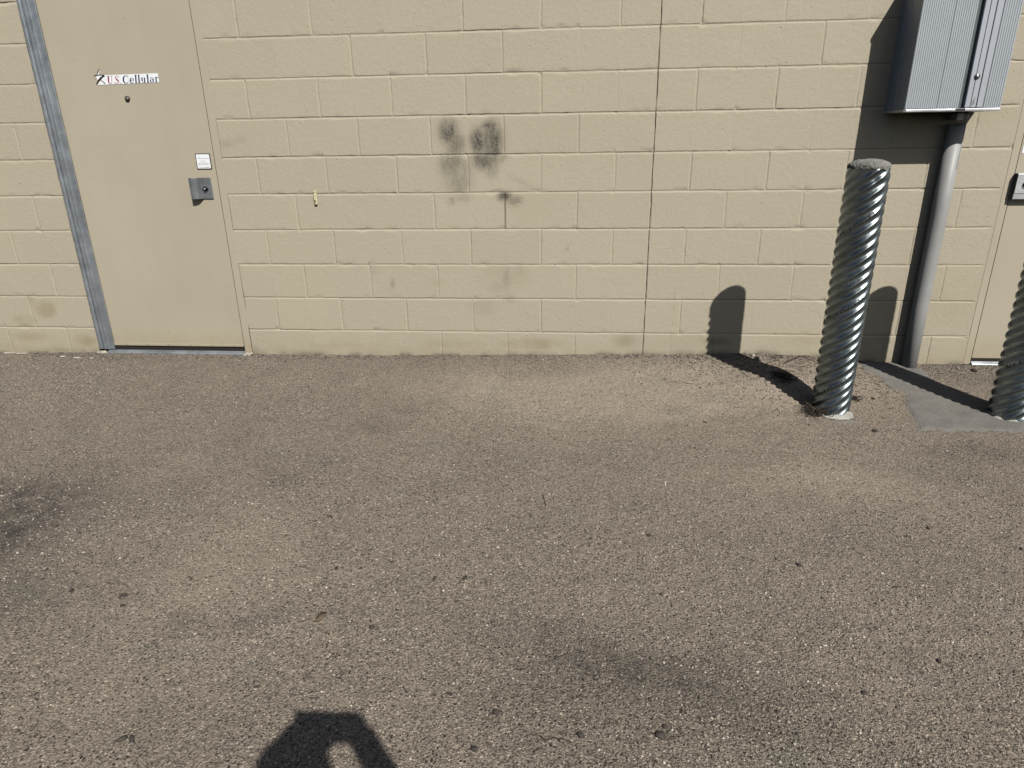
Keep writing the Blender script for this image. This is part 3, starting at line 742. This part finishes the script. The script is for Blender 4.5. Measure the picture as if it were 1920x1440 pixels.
b = MB(); b.prism([(1.4335,-bd+.0155),(1.4335,-bd-.006),(1.436,-bd-.0085),(1.4565,-bd-.0085),(1.4570,-bd-.0055),(1.4590,-bd-.0055),(1.4595,-bd-.0085),(1.4830,-bd-.0085),(1.4840,-bd-.004),(1.4870,-bd-.004),(1.4880,-bd-.0085),
    (1.5130,-bd-.0085),(1.5170,-bd-.003),(1.5205,-bd+.0005),(1.5205,-bd+.0155)], bz0+.005, bz1-.015)
fix_normals(b.build('door_strip', m_plain('cabinet strip enamel', (.42,.45,.50), .38, .2, .03, 12), cab, .0006, 1))
b = MB()
for x in (1.4580, 1.4855): b.box(x-.0014, x+.0014, -bd-.0062, -bd-.0035, bz0+.006, bz1-.016)
b.box(1.5195, 1.5217, -bd-.001, -bd+.012, bz0+.006, bz1-.016); b.box(1.3096, 1.3114, -bd+.003, -bd+.012, bz0+.006, bz1-.016)
b.build('seam_strip', MBLK, cab)  # black strips laid in the panel seams and strip grooves
lp = onY(1832, 143.5, -bd-.009)
b = MB(); b.tube([(lp[0], -bd-.0080, lp[2]), (lp[0], -bd-.0120, lp[2]), (lp[0], -bd-.0150, lp[2])], [.0125, .0120, .0095], 20); lt = b.build('cam_lock', m_plain('dark chrome', (.12,.12,.13), .25, .9), cab)
b = MB(); b.tube([(lp[0], -bd-.0151, lp[2]), (lp[0], -bd-.0162, lp[2])], .006, 14); b.build('key_face', MSILL, lt)
b = MB(); q = [onY(a, c_, -bd-.0092) for a, c_ in ((1818,199.5),(1821,191),(1824.5,188),(1828.5,181),(1827,194),(1824,197.5))]
b.add([(p[0], -bd-.0092, p[2]) for p in q], [tuple(range(6))]); b.build('torn_label', m_plain('bare aluminium', (.30,.31,.34), .4, .5), cab)
b = MB()
rim_ = [(bx0-.003,-.004),(bx0-.003,-bd+.004),(bx0+.006,-bd-.006),(bx1-.006,-bd-.006),(bx1+.003,-bd+.004),(bx1+.003,-.004)]
b.prism(rim_, bz0-.011, bz0+.0015)
fix_normals(b.build('bottom_tray', m_galv('worn tray metal', (.55,.56,.60), .42, .5), cab, .0025))
b = MB(); b.prism([(x, y-.006 if y < -.1 else y) for x, y in rim_], bz1-.013, bz1); fix_normals(b.build('lid', MBOX, cab, .003))
b = MB(); b.box(1.396, 1.44, -bd-.0068, -bd-.003, bz0-.008, bz0+.0005); b.build('latch_notch', MBLK, cab)

# ------------------------------------------------------------------ conduit
cx, cy, cr = 1.507, -.050, .0405
cdn = empty('conduit_pipe', (cx, cy, .036)); tag(cdn, 'grey vertical plastic conduit pipe rising from the ground into the cabinet', 'pipe')
b = MB(); b.tube([(cx, cy, -.05), (cx, cy, .4), (cx+.001, cy, .9), (cx, cy, 1.34)], cr, 40); b.build('pipe', MPIPE, cdn)
b = MB(); b.tube([(cx, cy, 1.362), (cx, cy, 1.365), (cx, cy, 1.392)], [cr*.98, .0435, .0435], 40); b.build('coupling', MPIPE, cdn)
b = MB(); b.box(cx-.036, cx-.002, cy-.058, cy-.044, 1.352, 1.388); b.build('clamp_block', MBOX, cdn, .003)
b = MB(); b.tube([(cx-.012+.022*math.cos(t), cy-.052, 1.345-.011*math.sin(t)) for t in [math.pi*i/10 for i in range(11)]], .0022, 6); b.build('ground_wire', MBLK, cdn)
b = MB(); b.tube([(cx+cr*.62, cy-cr*.80, 1.39), (cx+cr*.60, cy-cr*.82, 1.2), (cx+cr*.58, cy-cr*.84, 1.12)], .0011, 5); b.build('wire', MSILL, cdn)

# ------------------------------------------------------------------ corrugated steel bollards
LEAD, NS, RB, AM = .381, 8, .0827, .0049
def brad(th_, z, ph):
    u = (th_/(2*math.pi)-(z-ph)/LEAD)          # constant along a helix
    a = u*NS; fr_ = a-np.floor(a)
    prof_ = np.cos(2*np.pi*fr_)+.16*np.cos(4*np.pi*fr_)
    seam = u-np.floor(u); sm = np.exp(-((np.minimum(seam, 1-seam)*LEAD)/.0035)**2)*.0016
    step = np.where(seam < .5, np.exp(-seam*LEAD/.006), 0)*.0012
    return RB+AM*prof_-sm*1.3+step
def bollard(bx, by, zb, ztop, ph, label, marks, dent):
    r0 = empty('corrugated_bollard', (bx, by, zb)); tag(r0, label, 'bollard', 'corrugated steel pipe bollards')
    nth, nz = 216, int((ztop-zb+.06)/.0034)
    th_ = np.linspace(0, 2*np.pi, nth+1); zz_ = np.linspace(zb-.06, ztop, nz)
    T, ZZ = np.meshgrid(th_, zz_); Rr = brad(T, ZZ, ph)
    Rr = Rr+.0006*(fbm(np.sin(T)*3+5, ZZ*9+np.cos(T)*3, 7)-.5)*2
    if dent: Rr = Rr-.004*np.exp(-((T-4.75)/.22)**2-((ZZ-(ztop-.05))/.03)**2)
    ed = sstep(ztop-.014, ztop, ZZ); Rr = Rr*(1-ed)+(RB+.001)*ed
    V = np.stack([bx+Rr*np.cos(T), by+Rr*np.sin(T), ZZ], -1).reshape(-1, 3)
    me_ = grid('pipe', V, nth+1, nz); link('pipe', me_, MGV, r0)
    # domed cement fill
    nr, nt_ = 26, 72; vs = []; fs = []
    for i in range(nr+1):
        q_ = i/nr; rr = (RB+.0035)*math.sin(q_*math.pi/2)
        for k_ in range(nt_):
            a = 2*math.pi*k_/nt_; lip = .0035*(vn(a*6, i*.4, 3)-.5) if i >= nr-2 else 0
            dz = .034*math.cos(q_*math.pi/2)**.8+.006*(float(fbm(math.cos(a)*rr*110+9, math.sin(a)*rr*110+9, 12))-.5)
            vs.append((bx+(rr+float(lip))*math.cos(a), by+(rr+float(lip))*math.sin(a), ztop+dz-.002))
    # ragged skirt
    for k_ in range(nt_):
        a = 2*math.pi*k_/nt_; dr_ = .004+.012*float(vn(a*4, 2.2, 8))**2
        vs.append((bx+(RB+.0030)*math.cos(a), by+(RB+.0030)*math.sin(a), ztop-dr_))
    for i in range(nr+1):
        for k_ in range(nt_):
            fs.append((i*nt_+k_, i*nt_+(k_+1) % nt_, (i+1)*nt_+(k_+1) % nt_, (i+1)*nt_+k_))
    m = MB(); m.add(vs, fs, True); cf = m.build('concrete_fill', MCAP, r0); cf['label'] = 'rough grey domed cement top'
    # splash collar at the foot
    vs = []; fs = []; nr = 8
    for i in range(nr):
        q_ = i/(nr-1)
        for k_ in range(nt_):
            a = 2*math.pi*k_/nt_; w__ = .010+.030*float(vn(math.cos(a)*2.2+3+bx*9, math.sin(a)*2.2+3, 4))**1.5*(1.4 if math.sin(a) < -.3 else .6)
            rr = RB-.012+(w__+.02)*q_
            x_, y_ = bx+rr*math.cos(a), by+rr*math.sin(a)
            vs.append((x_, y_, float(gh(x_, y_))+(.012+.006*float(vn(a*7, q_*3, 5)))*(1-q_)**1.3-.003*q_))
    fs = [(i*nt_+k_, i*nt_+(k_+1) % nt_, (i+1)*nt_+(k_+1) % nt_, (i+1)*nt_+k_) for i in range(nr-1) for k_ in range(nt_)]
    m = MB(); m.add(vs, fs, True); m.build('concrete_collar', m_concrete('collar cement', (.33,.32,.29), (.52,.51,.47), .95, .004, 240) if 'collar cement' not in bpy.data.materials else bpy.data.materials['collar cement'], r0)
    if marks:
        mk = MB()
        for (a0, zc_, sc_, txt) in marks:
            sl_ = LEAD/(2*math.pi)       # rise per radian
            def fn(x, v, a0=a0, zc_=zc_, sc_=sc_):
                s_ = x*sc_; ca = math.atan(sl_/RB)
                da = (s_*math.cos(ca)-(v*sc_)*math.sin(ca)*.55)/RB; dz = s_*math.sin(ca)+(v*sc_)*math.cos(ca)
                a = a0+da; z = zc_+dz
                u = (a % (2*math.pi)); r_ = float(brad(np.array(u), np.array(z), ph))+.00055
                return (bx+r_*math.cos(a), by+r_*math.sin(a), z)
            write(mk, txt, fn, 0., .06, .06)
        # the crests take the ink, the valleys stay clean
        keep = []
        V_ = mk.v
        for f, s_ in zip(mk.f, mk.sm):
            cxx = sum(V_[i][0] for i in f)/4-bx; cyy = sum(V_[i][1] for i in f)/4-by
            if math.hypot(cxx, cyy) > RB+.0008: keep.append(f)
        mk.f = keep; mk.sm = [False]*len(keep)
        ob = mk.build('stamped_lettering', MINK, r0)
    return r0
fa = math.atan2(-3.24, -1.30) % (2*math.pi)      # side facing the photographer
SQ = (LEAD/(2*math.pi))
bollard(.850, -.700, .02, 1.166, .764+LEAD*(math.pi*1.02)/(2*math.pi)-.0, 'galvanised spiral corrugated pipe bollard fully in view with rough cement top',
        [(fa-.95, .872, .036, 'N TIONTON'), (fa-.62, .862, .010, 'NETAL NORTHERN'),
         (fa-.95, .485, .036, 'N TIONTON'), (fa-.62, .475, .010, 'NETAL NORTHERN'),
         (fa-.95, .105, .036, 'N TIONTON'), (fa-.62, .097, .010, 'NETAL NORTHERN')], True)
bollard(1.683, -.700, .02, 1.166, .58, 'second corrugated pipe bollard, cut off by the right edge in front of the right door',
        [(fa-.80, .245, .040, 'NtTft'), (fa-.80, .245+LEAD, .040, 'NtTft'), (fa-.8, .245+2*LEAD, .040, 'NtTft')], False)

# ------------------------------------------------------------------ debris
def stone(x, y, r, sq=.6, seed=0, n=9, sink=.25):
    rnd = random.Random(seed); vs = []; m_ = 6; ax_ = rnd.uniform(.7, 1.45); ro = rnd.uniform(0, 3.14)
    z = float(gh(x, y))
    for i in range(m_+1):
        ph_ = -math.pi/2+math.pi*i/m_
        for k_ in range(n):
            a = 2*math.pi*k_/n; rr = r*math.cos(ph_)*(1+.28*(rnd.random()-.5))
            X_ = rr*math.cos(a)*ax_; Y_ = rr*math.sin(a)/ax_
            vs.append((x+X_*math.cos(ro)-Y_*math.sin(ro), y+X_*math.sin(ro)+Y_*math.cos(ro), z+r*sq*(math.sin(ph_)+1-2*sink)*(1+.12*(rnd.random()-.5))))
    fs = [(i*n+k_, i*n+(k_+1) % n, (i+1)*n+(k_+1) % n, (i+1)*n+k_) for i in range(m_) for k_ in range(n)]
    return vs, fs
def pebble(px, py, r, m, name, label, cat, group=None, sq=.55, sm=True, seed=None):
    p = onG(px, py); v, f = stone(p[0], p[1], r, sq, seed if seed is not None else int(px*7+py))
    b = MB(); b.add(v, f, sm); o = b.build(name, m); tag(o, label, cat, group); return o
pebble(1421, 676, .020, MROCK, 'rock', 'grey rock lying beside the bollard shadow at the foot of the wall', 'rock', sq=.8, sm=False)
pebble(1413, 667, .011, MPALE, 'pale_chip', 'small pale stone chip at the wall foot just above the grey rock', 'stone chip', sm=False)
pebble(1640, 809, .013, MTWIG, 'dirt_clod', 'dark dirt clod on the dusty ground below and right of the left bollard', 'clod', sm=False)
pebble(1636, 748, .012, MTWIG, 'dirt_clod', 'dark dirt clod between the two bollards next to a pale straw', 'clod', sm=False)
pebble(1826, 696, .016, MTWIG, 'dirt_clod', 'dark ragged clod of debris in front of the right door threshold', 'clod', sm=False)
pebble(628, 1147, .012, MROCK, 'flat_stone', 'dark flat stone beside the brown leaf on the asphalt', 'stone', sq=.3)
pebble(697, 1177, .009, MPEB, 'pebble', 'black pebble right of the brown leaf in the foreground', 'pebble')
pg = 'loose dark pebbles on the asphalt'
for i, (a, c_, r) in enumerate([(1107,1010,.008),(1217,1004,.010),(1353,999,.006),(1500,905,.006),(1498,1060,.011),(815,1085,.010),(872,1085,.011),(676,1066,.007),(631,1066,.009),(735,1054,.007),(618,969,.009),
        (58,959,.007),(107,986,.007),(134,1108,.010),(232,1117,.012),(230,1136,.009),(359,1087,.006),(1220,1236,.006),(1043,1234,.008),(1247,1363,.009),(1238,1380,.015),(1089,1379,.011),(858,1128,.007),(247,1386,.010),(229,1387,.012),
        (889,1405,.010),(845,1302,.007),(1455,1048,.007),(1915,1030,.008),(1740,991,.008),(1303,840,.006),(1370,941,.006),(356,1083,.006),(88,1068,.006),(1288,798,.006),(819,772,.005),(1680,1102,.008),(1239,1115,.007),(930,1336,.011),(1620,1300,.009),(1760,1240,.008),(480,1290,.008)]):
    pebble(a, c_, r*.8, MPEB, 'pebble', 'small dark rounded pebble lying loose on the dusty asphalt', 'pebble', pg)
def twig(name, pts, r, m, label, cat='twig', lift=.004):
    P = []
    for a, c_ in pts: p = onG(a, c_); P.append((p[0], p[1], p[2]+lift+.002*math.sin(a)))
    Q = []
    for i in range(len(P)-1):
        for t in (0, .33, .66): Q.append(tuple(P[i][j]*(1-t)+P[i+1][j]*t+random.uniform(-.0012, .0012) for j in range(3)))
    Q.append(P[-1])
    b = MB(); b.tube(Q, [r*(1-.5*i/len(Q)) for i in range(len(Q))], 6); o = b.build(name, m); tag(o, label, cat)
twig('twig', [(1472,684),(1487,676),(1500,671),(1512,669)], .0030, MTWIG, 'long thin dark twig on the ground left of the front bollard', lift=.012)
twig('twig', [(1014,1384),(1022,1388),(1040,1385),(1058,1390),(1073,1394)], .0019, MTWIG, 'thin bent wire-like twig in the foreground asphalt')
twig('straw', [(1284,718),(1296,720),(1306,719)], .0020, MSTRAW, 'short pale straw on the dust left of the bollard shadow', 'straw')
twig('straw', [(1625,750),(1636,747),(1647,745)], .0022, MSTRAW, 'pale straw lying between the two bollards', 'straw')
twig('straw', [(1718,690),(1728,684),(1738,680)], .0018, MSTRAW, 'pale stem at the wall just right of the conduit foot', 'straw')
twig('straw', [(1247,905),(1248,911)], .0026, m_plain('white scrap', (.75,.72,.66), .7), 'tiny white splinter in the middle of the dusty ground', 'splinter')
twig('twig', [(1319,791),(1326,795)], .0022, MTWIG, 'short stubby twig on the dust left of the weeds')
twig('twig', [(1018,930),(1021,940),(1024,950)], .0016, MTWIG, 'small curved twig on the open dusty ground')
twig('straw', [(1458,766),(1463,775),(1462,782)], .0020, MSTRAW, 'bleached curled stem below the shadow, upright of a pair', 'straw')
twig('straw', [(1466,763),(1476,768)], .0020, MSTRAW, 'bleached short stem below the shadow, lying flat beside the curled one', 'straw')

def weed(px, py, n, spread, ht, label, seed, mt):
    p = onG(px, py); rnd = random.Random(seed); b = MB()
    for i in range(n):
        a = rnd.uniform(0, 6.28); d = rnd.random()**.6*spread; x0 = p[0]+rnd.gauss(0, spread*.35); y0 = p[1]+rnd.gauss(0, spread*.3)
        q = []
        L = rnd.uniform(.4, 1)*ht
        for t in (0, .33, .66, 1):
            x_ = x0+math.cos(a)*d*t+rnd.gauss(0, .0025); y_ = y0+math.sin(a)*d*t+rnd.gauss(0, .0025)
            q.append((x_, y_, float(gh(x_, y_))+L*math.sin(t*2.4)*.8+.001))
        b.tube(q, [.0017, .0015, .0012, .0007], 4, False, False)
    o = b.build('dry_weed', mt); tag(o, label, 'weed')
weed(1531, 774, 150, .080, .050, 'tuft of dry dark weed stems at the left foot of the front bollard', 3, MTWIG)
weed(1466, 708, 110, .060, .030, 'clump of dead twigs piled inside the bollard shadow', 4, MTWIG)
weed(1602, 748, 36, .05, .018, 'sparse dry stems at the right foot of the front bollard', 5, MTWIG)
weed(1712, 688, 14, .03, .020, 'few reddish stems hugging the conduit foot', 6, MTWIG)

# litter of fine stems trapped along the wall
rnd = random.Random(11); b = MB()
for i in range(2600):
    if rnd.random() < .6: x_ = rnd.gauss(.78, .42); y_ = -abs(rnd.gauss(.15, .28))-.01
    else: x_ = rnd.uniform(-3.9, 2.3); y_ = -abs(rnd.gauss(0, .05))-.006
    if abs(x_-.85) < .1 and abs(y_+.70) < .1: continue
    a = rnd.uniform(0, 3.14); L = rnd.uniform(.004, .022)
    q = []
    for t in (-.5, 0, .5):
        xx, yy_ = x_+math.cos(a)*L*t+rnd.gauss(0, .001), min(y_+math.sin(a)*L*t, -.003)
        q.append((xx, yy_, float(gh(xx, yy_))+.0015+rnd.random()*.002))
    b.tube(q, .0007+.0005*rnd.random(), 3, False, False)
tag(b.build('plant_litter', MTWIG), kind='stuff')

lf = MB(); pts = [(586,1168),(592,1163),(596,1155),(604,1149),(613,1149),(612,1155),(605,1163),(597,1166)]
P = [onG(*q) for q in pts]; c_ = sum(P)/len(P)
vs = [(p[0], p[1], p[2]+.004) for p in P]+[(c_[0], c_[1], c_[2]+.007)]
lf.add(vs, [(i, (i+1) % 8, 8) for i in range(8)], True); o = fix_normals(lf.build('leaf', MLEAF)); tag(o, 'brown dry leaf lying flat on the foreground asphalt', 'leaf')
sm_ = o.modifiers.new('s', 'SOLIDIFY'); sm_.thickness = .0012
# peeled paint scraps below the left blocks
for i, (a, c_, w_, label) in enumerate([(20, 663, .05, 'largest white paint flake at the wall foot by the left photo edge'), (42, 664, .035, 'thin white paint flake just right of the largest one'), (146, 672, .03, 'pale paint flake on the dark patch left of the hinge strip'), (172, 673, .014, 'tiny white paint flake nearest the hinge strip foot'), (118, 669, .02, 'small pale paint flake midway along the left wall foot')]):
    p = onG(a, c_); b = MB(); n = 7
    vs = [(p[0]+w_*math.cos(6.28*k_/n)*(.7+.5*random.random()), p[1]+.010*math.sin(6.28*k_/n)*(.6+.7*random.random()), p[2]+.004+.003*random.random()) for k_ in range(n)]
    b.add(vs+[(v[0], v[1], v[2]-.0015) for v in vs], [tuple(range(n)), tuple(range(n, 2*n))[::-1]]+[(k_, n+k_, n+(k_+1) % n, (k_+1) % n) for k_ in range(n)])
    tag(fix_normals(b.build('paint_flake', m_plain('old white paint', (.62,.6,.54), .8) if i == 0 else bpy.data.materials['old white paint'])), label, 'paint flake')

# gravel grains, one scatter
def scatter(name, N, mat_, rlo, rhi, seed, region, dens=None):
    rnd = np.random.RandomState(seed)
    x = rnd.uniform(region[0], region[1], N*3); y = rnd.uniform(region[2], region[3], N*3)
    dn = fbm(x*2.2+9, y*2.2+9, seed+3, 3)-.55*np.exp(-((x-.45)/.75)**2-((y+.6)/.42)**2)-.4*np.exp(-((x+.6)/.8)**2-((y+.45)/.3)**2); k_ = rnd.rand(N*3) < np.clip((dn-.3)*2.2, .03, 1)
    x = x[k_][:N]; y = y[k_][:N]; n_ = len(x)
    r = rlo+(rhi-rlo)*rnd.rand(n_)**3
    ok = np.hypot(x-.85, y+.70) > .1; x, y, r = x[ok], y[ok], r[ok]; n_ = len(x)
    z = gh(x, y)
    t = (1+5**.5)/2
    iv = np.array([(-1,t,0),(1,t,0),(-1,-t,0),(1,-t,0),(0,-1,t),(0,1,t),(0,-1,-t),(0,1,-t),(t,0,-1),(t,0,1),(-t,0,-1),(-t,0,1)], float); iv /= np.linalg.norm(iv[0])
    fi = np.array([(0,11,5),(0,5,1),(0,1,7),(0,7,10),(0,10,11),(1,5,9),(5,11,4),(11,10,2),(10,7,6),(7,1,8),(3,9,4),(3,4,2),(3,2,6),(3,6,8),(3,8,9),(4,9,5),(2,4,11),(6,2,10),(8,6,7),(9,8,1)])
    V = iv[None]*(1+.35*(rnd.rand(n_, 12, 1)-.5))
    sc_ = np.stack([.7+.7*rnd.rand(n_), .7+.7*rnd.rand(n_), .4+.35*rnd.rand(n_)], 1)[:, None]
    a = rnd.rand(n_)*6.28; V = V*sc_*r[:, None, None]
    vx = V[..., 0]*np.cos(a)[:, None]-V[..., 1]*np.sin(a)[:, None]; vy = V[..., 0]*np.sin(a)[:, None]+V[..., 1]*np.cos(a)[:, None]
    W = np.stack([vx+x[:, None], vy+y[:, None], V[..., 2]+(z+r*.22)[:, None]], -1).reshape(-1, 3)
    W[:, 1] = np.minimum(W[:, 1], -.001)
    F = (fi[None]+12*np.arange(n_)[:, None, None]).reshape(-1, 3)
    me_ = bpy.data.meshes.new(name)
    me_.vertices.add(len(W)); me_.vertices.foreach_set('co', W.astype(np.float32).ravel())
    me_.loops.add(F.size); me_.loops.foreach_set('vertex_index', F.astype(np.int32).ravel())
    me_.polygons.add(len(F)); me_.polygons.foreach_set('loop_start', (np.arange(len(F))*3).astype(np.int32)); me_.polygons.foreach_set('loop_total', np.full(len(F), 3, np.int32))
    me_.update(calc_edges=True)
    o = link(name, me_, mat_); tag(o, kind='stuff'); return o
def m_gravel():
    k = NT('gravel'); gi = k.n('NewGeometry')
    c = k.ramp(gi.outputs['Random Per Island'], (0, (.05,.042,.035)), (.22, (.13,.11,.09)), (.5, (.24,.21,.175)), (.82, (.33,.29,.245)), (.93, (.42,.37,.31)), (1, (.54,.49,.42)))
    return k.set(c, .85, 0, k.bump(k.noise(500, 2), .0006, .6), .3)
MGR = m_gravel()
scatter('gravel', 42000, MGR, .0012, .0046, 5, (-3.4, 1.5, -3.05, -.35))
scatter('gravel', 22000, MGR, .0012, .0044, 8, (-4.4, 2.4, -.9, -.004))
scatter('gravel', 5000, MGR, .0014, .0034, 9, (1.2, 2.3, -.7, -.004))

# ------------------------------------------------------------------ the photographer, standing behind the camera (only the shadow falls in view)
def tubebody(mb, chains):
    for pts, rr in chains:
        # smooth interpolated limb
        P = [np.array(p, float) for p in pts]; Q = []; Rr = []
        for i in range(len(P)-1):
            p0 = P[max(i-1, 0)]; p1 = P[i]; p2 = P[i+1]; p3 = P[min(i+2, len(P)-1)]
            for s_ in range(5):
                t = s_/5; Q.append(.5*((2*p1)+(-p0+p2)*t+(2*p0-5*p1+4*p2-p3)*t*t+(-p0+3*p1-3*p2+p3)*t**3)); Rr.append(rr[i]*(1-t)+rr[i+1]*t)
        Q.append(P[-1]); Rr.append(rr[-1])
        d0 = Q[0]-Q[1]; d0 /= np.linalg.norm(d0); d1 = Q[-1]-Q[-2]; d1 /= np.linalg.norm(d1)
        Q = [Q[0]+d0*Rr[0]*.9, Q[0]+d0*Rr[0]*.5]+Q+[Q[-1]+d1*Rr[-1]*.5, Q[-1]+d1*Rr[-1]*.9]
        Rr = [Rr[0]*.25, Rr[0]*.8]+Rr+[Rr[-1]*.8, Rr[-1]*.25]
        mb.tube(Q, Rr, 14)
def remeshed(o, vox, sm=True):
    r = o.modifiers.new('r', 'REMESH'); r.mode = 'VOXEL'; r.voxel_size = vox; r.use_smooth_shade = True
    s_ = o.modifiers.new('s', 'SMOOTH'); s_.iterations = 4; s_.factor = .5
PHX, PHY, PHZ = -.341, -3.897, 1.309       # phone centre
HX, HY, HZ = -.262, -4.222, 1.625
sh = HZ-.27
skinm = m_plain('skin', (.42,.26,.18), .5)
ground0 = 0.0
legs = []
for s_, dx in ((-1, -.09), (1, .09)):
    legs.append(([(HX+dx, HY-.06, .86), (HX+dx*1.15, HY-.04, .47), (HX+dx*1.3, HY-.07, .09)], [.085, .058, .040]))
    legs.append(([(HX+dx*1.3, HY-.08, .04), (HX+dx*1.45, HY+.02, .03), (HX+dx*1.55, HY+.10, .022)], [.038, .036, .026]))
torso = [([(HX, HY-.05, .88), (HX, HY-.05, 1.05), (HX, HY-.045, sh-.06)], [.135, .125, .135]),
         ([(HX-.15, HY-.04, sh-.03), (HX, HY-.045, sh), (HX+.15, HY-.04, sh-.03)], [.058, .07, .058]),
         ([(HX, HY-.04, sh), (HX, HY-.02, sh+.08)], [.055, .052])]
head = [([(HX, HY-.012, HZ-.085), (HX, HY, HZ-.125)], [.083, .080]), ([(HX, HY+.018, HZ-.17), (HX, HY+.02, HZ-.195)], [.060, .048]), ([(HX, HY+.085, HZ-.125), (HX, HY+.098, HZ-.150)], [.010, .013]),
        ([(HX-.083, HY-.005, HZ-.11), (HX-.083, HY-.005, HZ-.14)], [.012, .012]), ([(HX+.083, HY-.005, HZ-.11), (HX+.083, HY-.005, HZ-.14)], [.012, .012])]
LE = (-.470, -4.05, 1.175); RE = (-.105, -4.05, 1.155)
arms = [([(HX-.16, HY-.04, sh-.04), (HX-.215, HY+.03, sh-.13), LE], [.056, .054, .050]),
        ([LE, (-.428, -3.975, 1.262), (-.400, -3.935, 1.308)], [.050, .046, .038]),
        ([(HX+.16, HY-.04, sh-.04), (HX+.19, HY+.03, sh-.14), RE], [.050, .044, .036]),
        ([RE, (-.200, -3.975, 1.283), (-.246, -3.935, 1.330)], [.036, .027, .026])]
def hand(palm, low, tip0, tip1, s_, rp):
    ch = [([palm, low], [rp, rp*.72])]
    c = palm
    for dz, L in ((.010, 1.), (-.008, .96), (-.026, .8)):
        b0 = np.array([c[0]+s_*.012, c[1]-.004, c[2]+dz])
        ch.append(([b0, b0+np.array([s_*.004, .008, .003]), b0+np.array([-s_*.014*L, .010, .003]), b0+np.array([-s_*.034*L, .008, .002])], [.0095, .009, .0085, .0075]))
    t0, t1 = np.array(tip0), np.array(tip1)
    ch.append(([(np.array(palm)+t0)/2, t0, t0*.4+t1*.6+np.array([0, 0, .003]), t1], [.015, .0125, .0105, .0095]))
    ch.append(([(low[0], low[1], low[2]), (low[0]-s_*.010, low[1]+.006, low[2]-.010), (low[0]-s_*.022, low[1]+.012, low[2]-.006)], [.013, .011, .0095]))
    return ch
def neg(c): return c
pb_ = MB(); tubebody(pb_, legs+torso+head+arms+hand((-.390, -3.932, 1.318), (-.346, -3.930, 1.298), (-.408, -3.914, 1.343), (-.380, -3.903, 1.349), -1, .037)+hand((-.256, -3.930, 1.338), (-.262, -3.932, 1.304), (-.243, -3.916, 1.352), (-.262, -3.903, 1.360), 1, .028))
person = pb_.build('person', skinm); remeshed(person, .009)
tag(person, 'standing photographer holding up a phone, seen only as a shadow in the foreground', 'person')
hm = MB(); tubebody(hm, [([(HX, HY-.022, HZ-.072), (HX, HY-.03, HZ-.12)], [.089, .083]), ([(HX, HY-.05, HZ-.13), (HX, HY-.055, HZ-.17)], [.06, .045])]); h_ = hm.build('hair', m_plain('brown hair', (.05,.03,.02), .7), person); remeshed(h_, .01)
jm = MB(); tubebody(jm, [([p for p in pts], [r+.014 for r in rr]) for pts, rr in torso[:2]]+[(a[0], [r+.007 for r in a[1]]) for a in arms])
jk = jm.build('jacket', m_plain('dark jacket', (.03,.035,.05), .85), person); remeshed(jk, .011)
tm = MB(); tubebody(tm, [([(HX, HY-.05, .90), (HX, HY-.05, .84)], [.14, .135])]+[(l[0], [r+.014 for r in l[1]]) for l in (legs[0], legs[2])])
tr_ = tm.build('trousers', m_plain('blue denim', (.04,.06,.11), .9), person); remeshed(tr_, .011)
msh = m_plain('grey shoes', (.12,.12,.12), .7)
for l in (legs[1], legs[3]):
    tm = MB(); tubebody(tm, [(l[0], [r+.008 for r in l[1]])]); sh_ = tm.build('shoe', msh, person); remeshed(sh_, .009)
ph = empty('smartphone', (PHX, PHY, PHZ)); tag(ph, 'smartphone held sideways in both hands of the photographer', 'phone')
pm = MB(); pm.box(-.082, .082, -.0042, .0042, -.038, .038); po = pm.build('phone_body', m_plain('black glass', (.01,.01,.012), .15), None, .004)
pm = MB(); pm.box(-.080, -.044, .0043, .0062, .004, .034); pl_ = pm.build('camera_bump', MLG, None, .0015)
for q_ in (po, pl_): q_.parent = ph; q_.matrix_parent_inverse = Matrix.Identity(4)
ph.rotation_euler = (math.radians(-20), 0, math.radians(2))
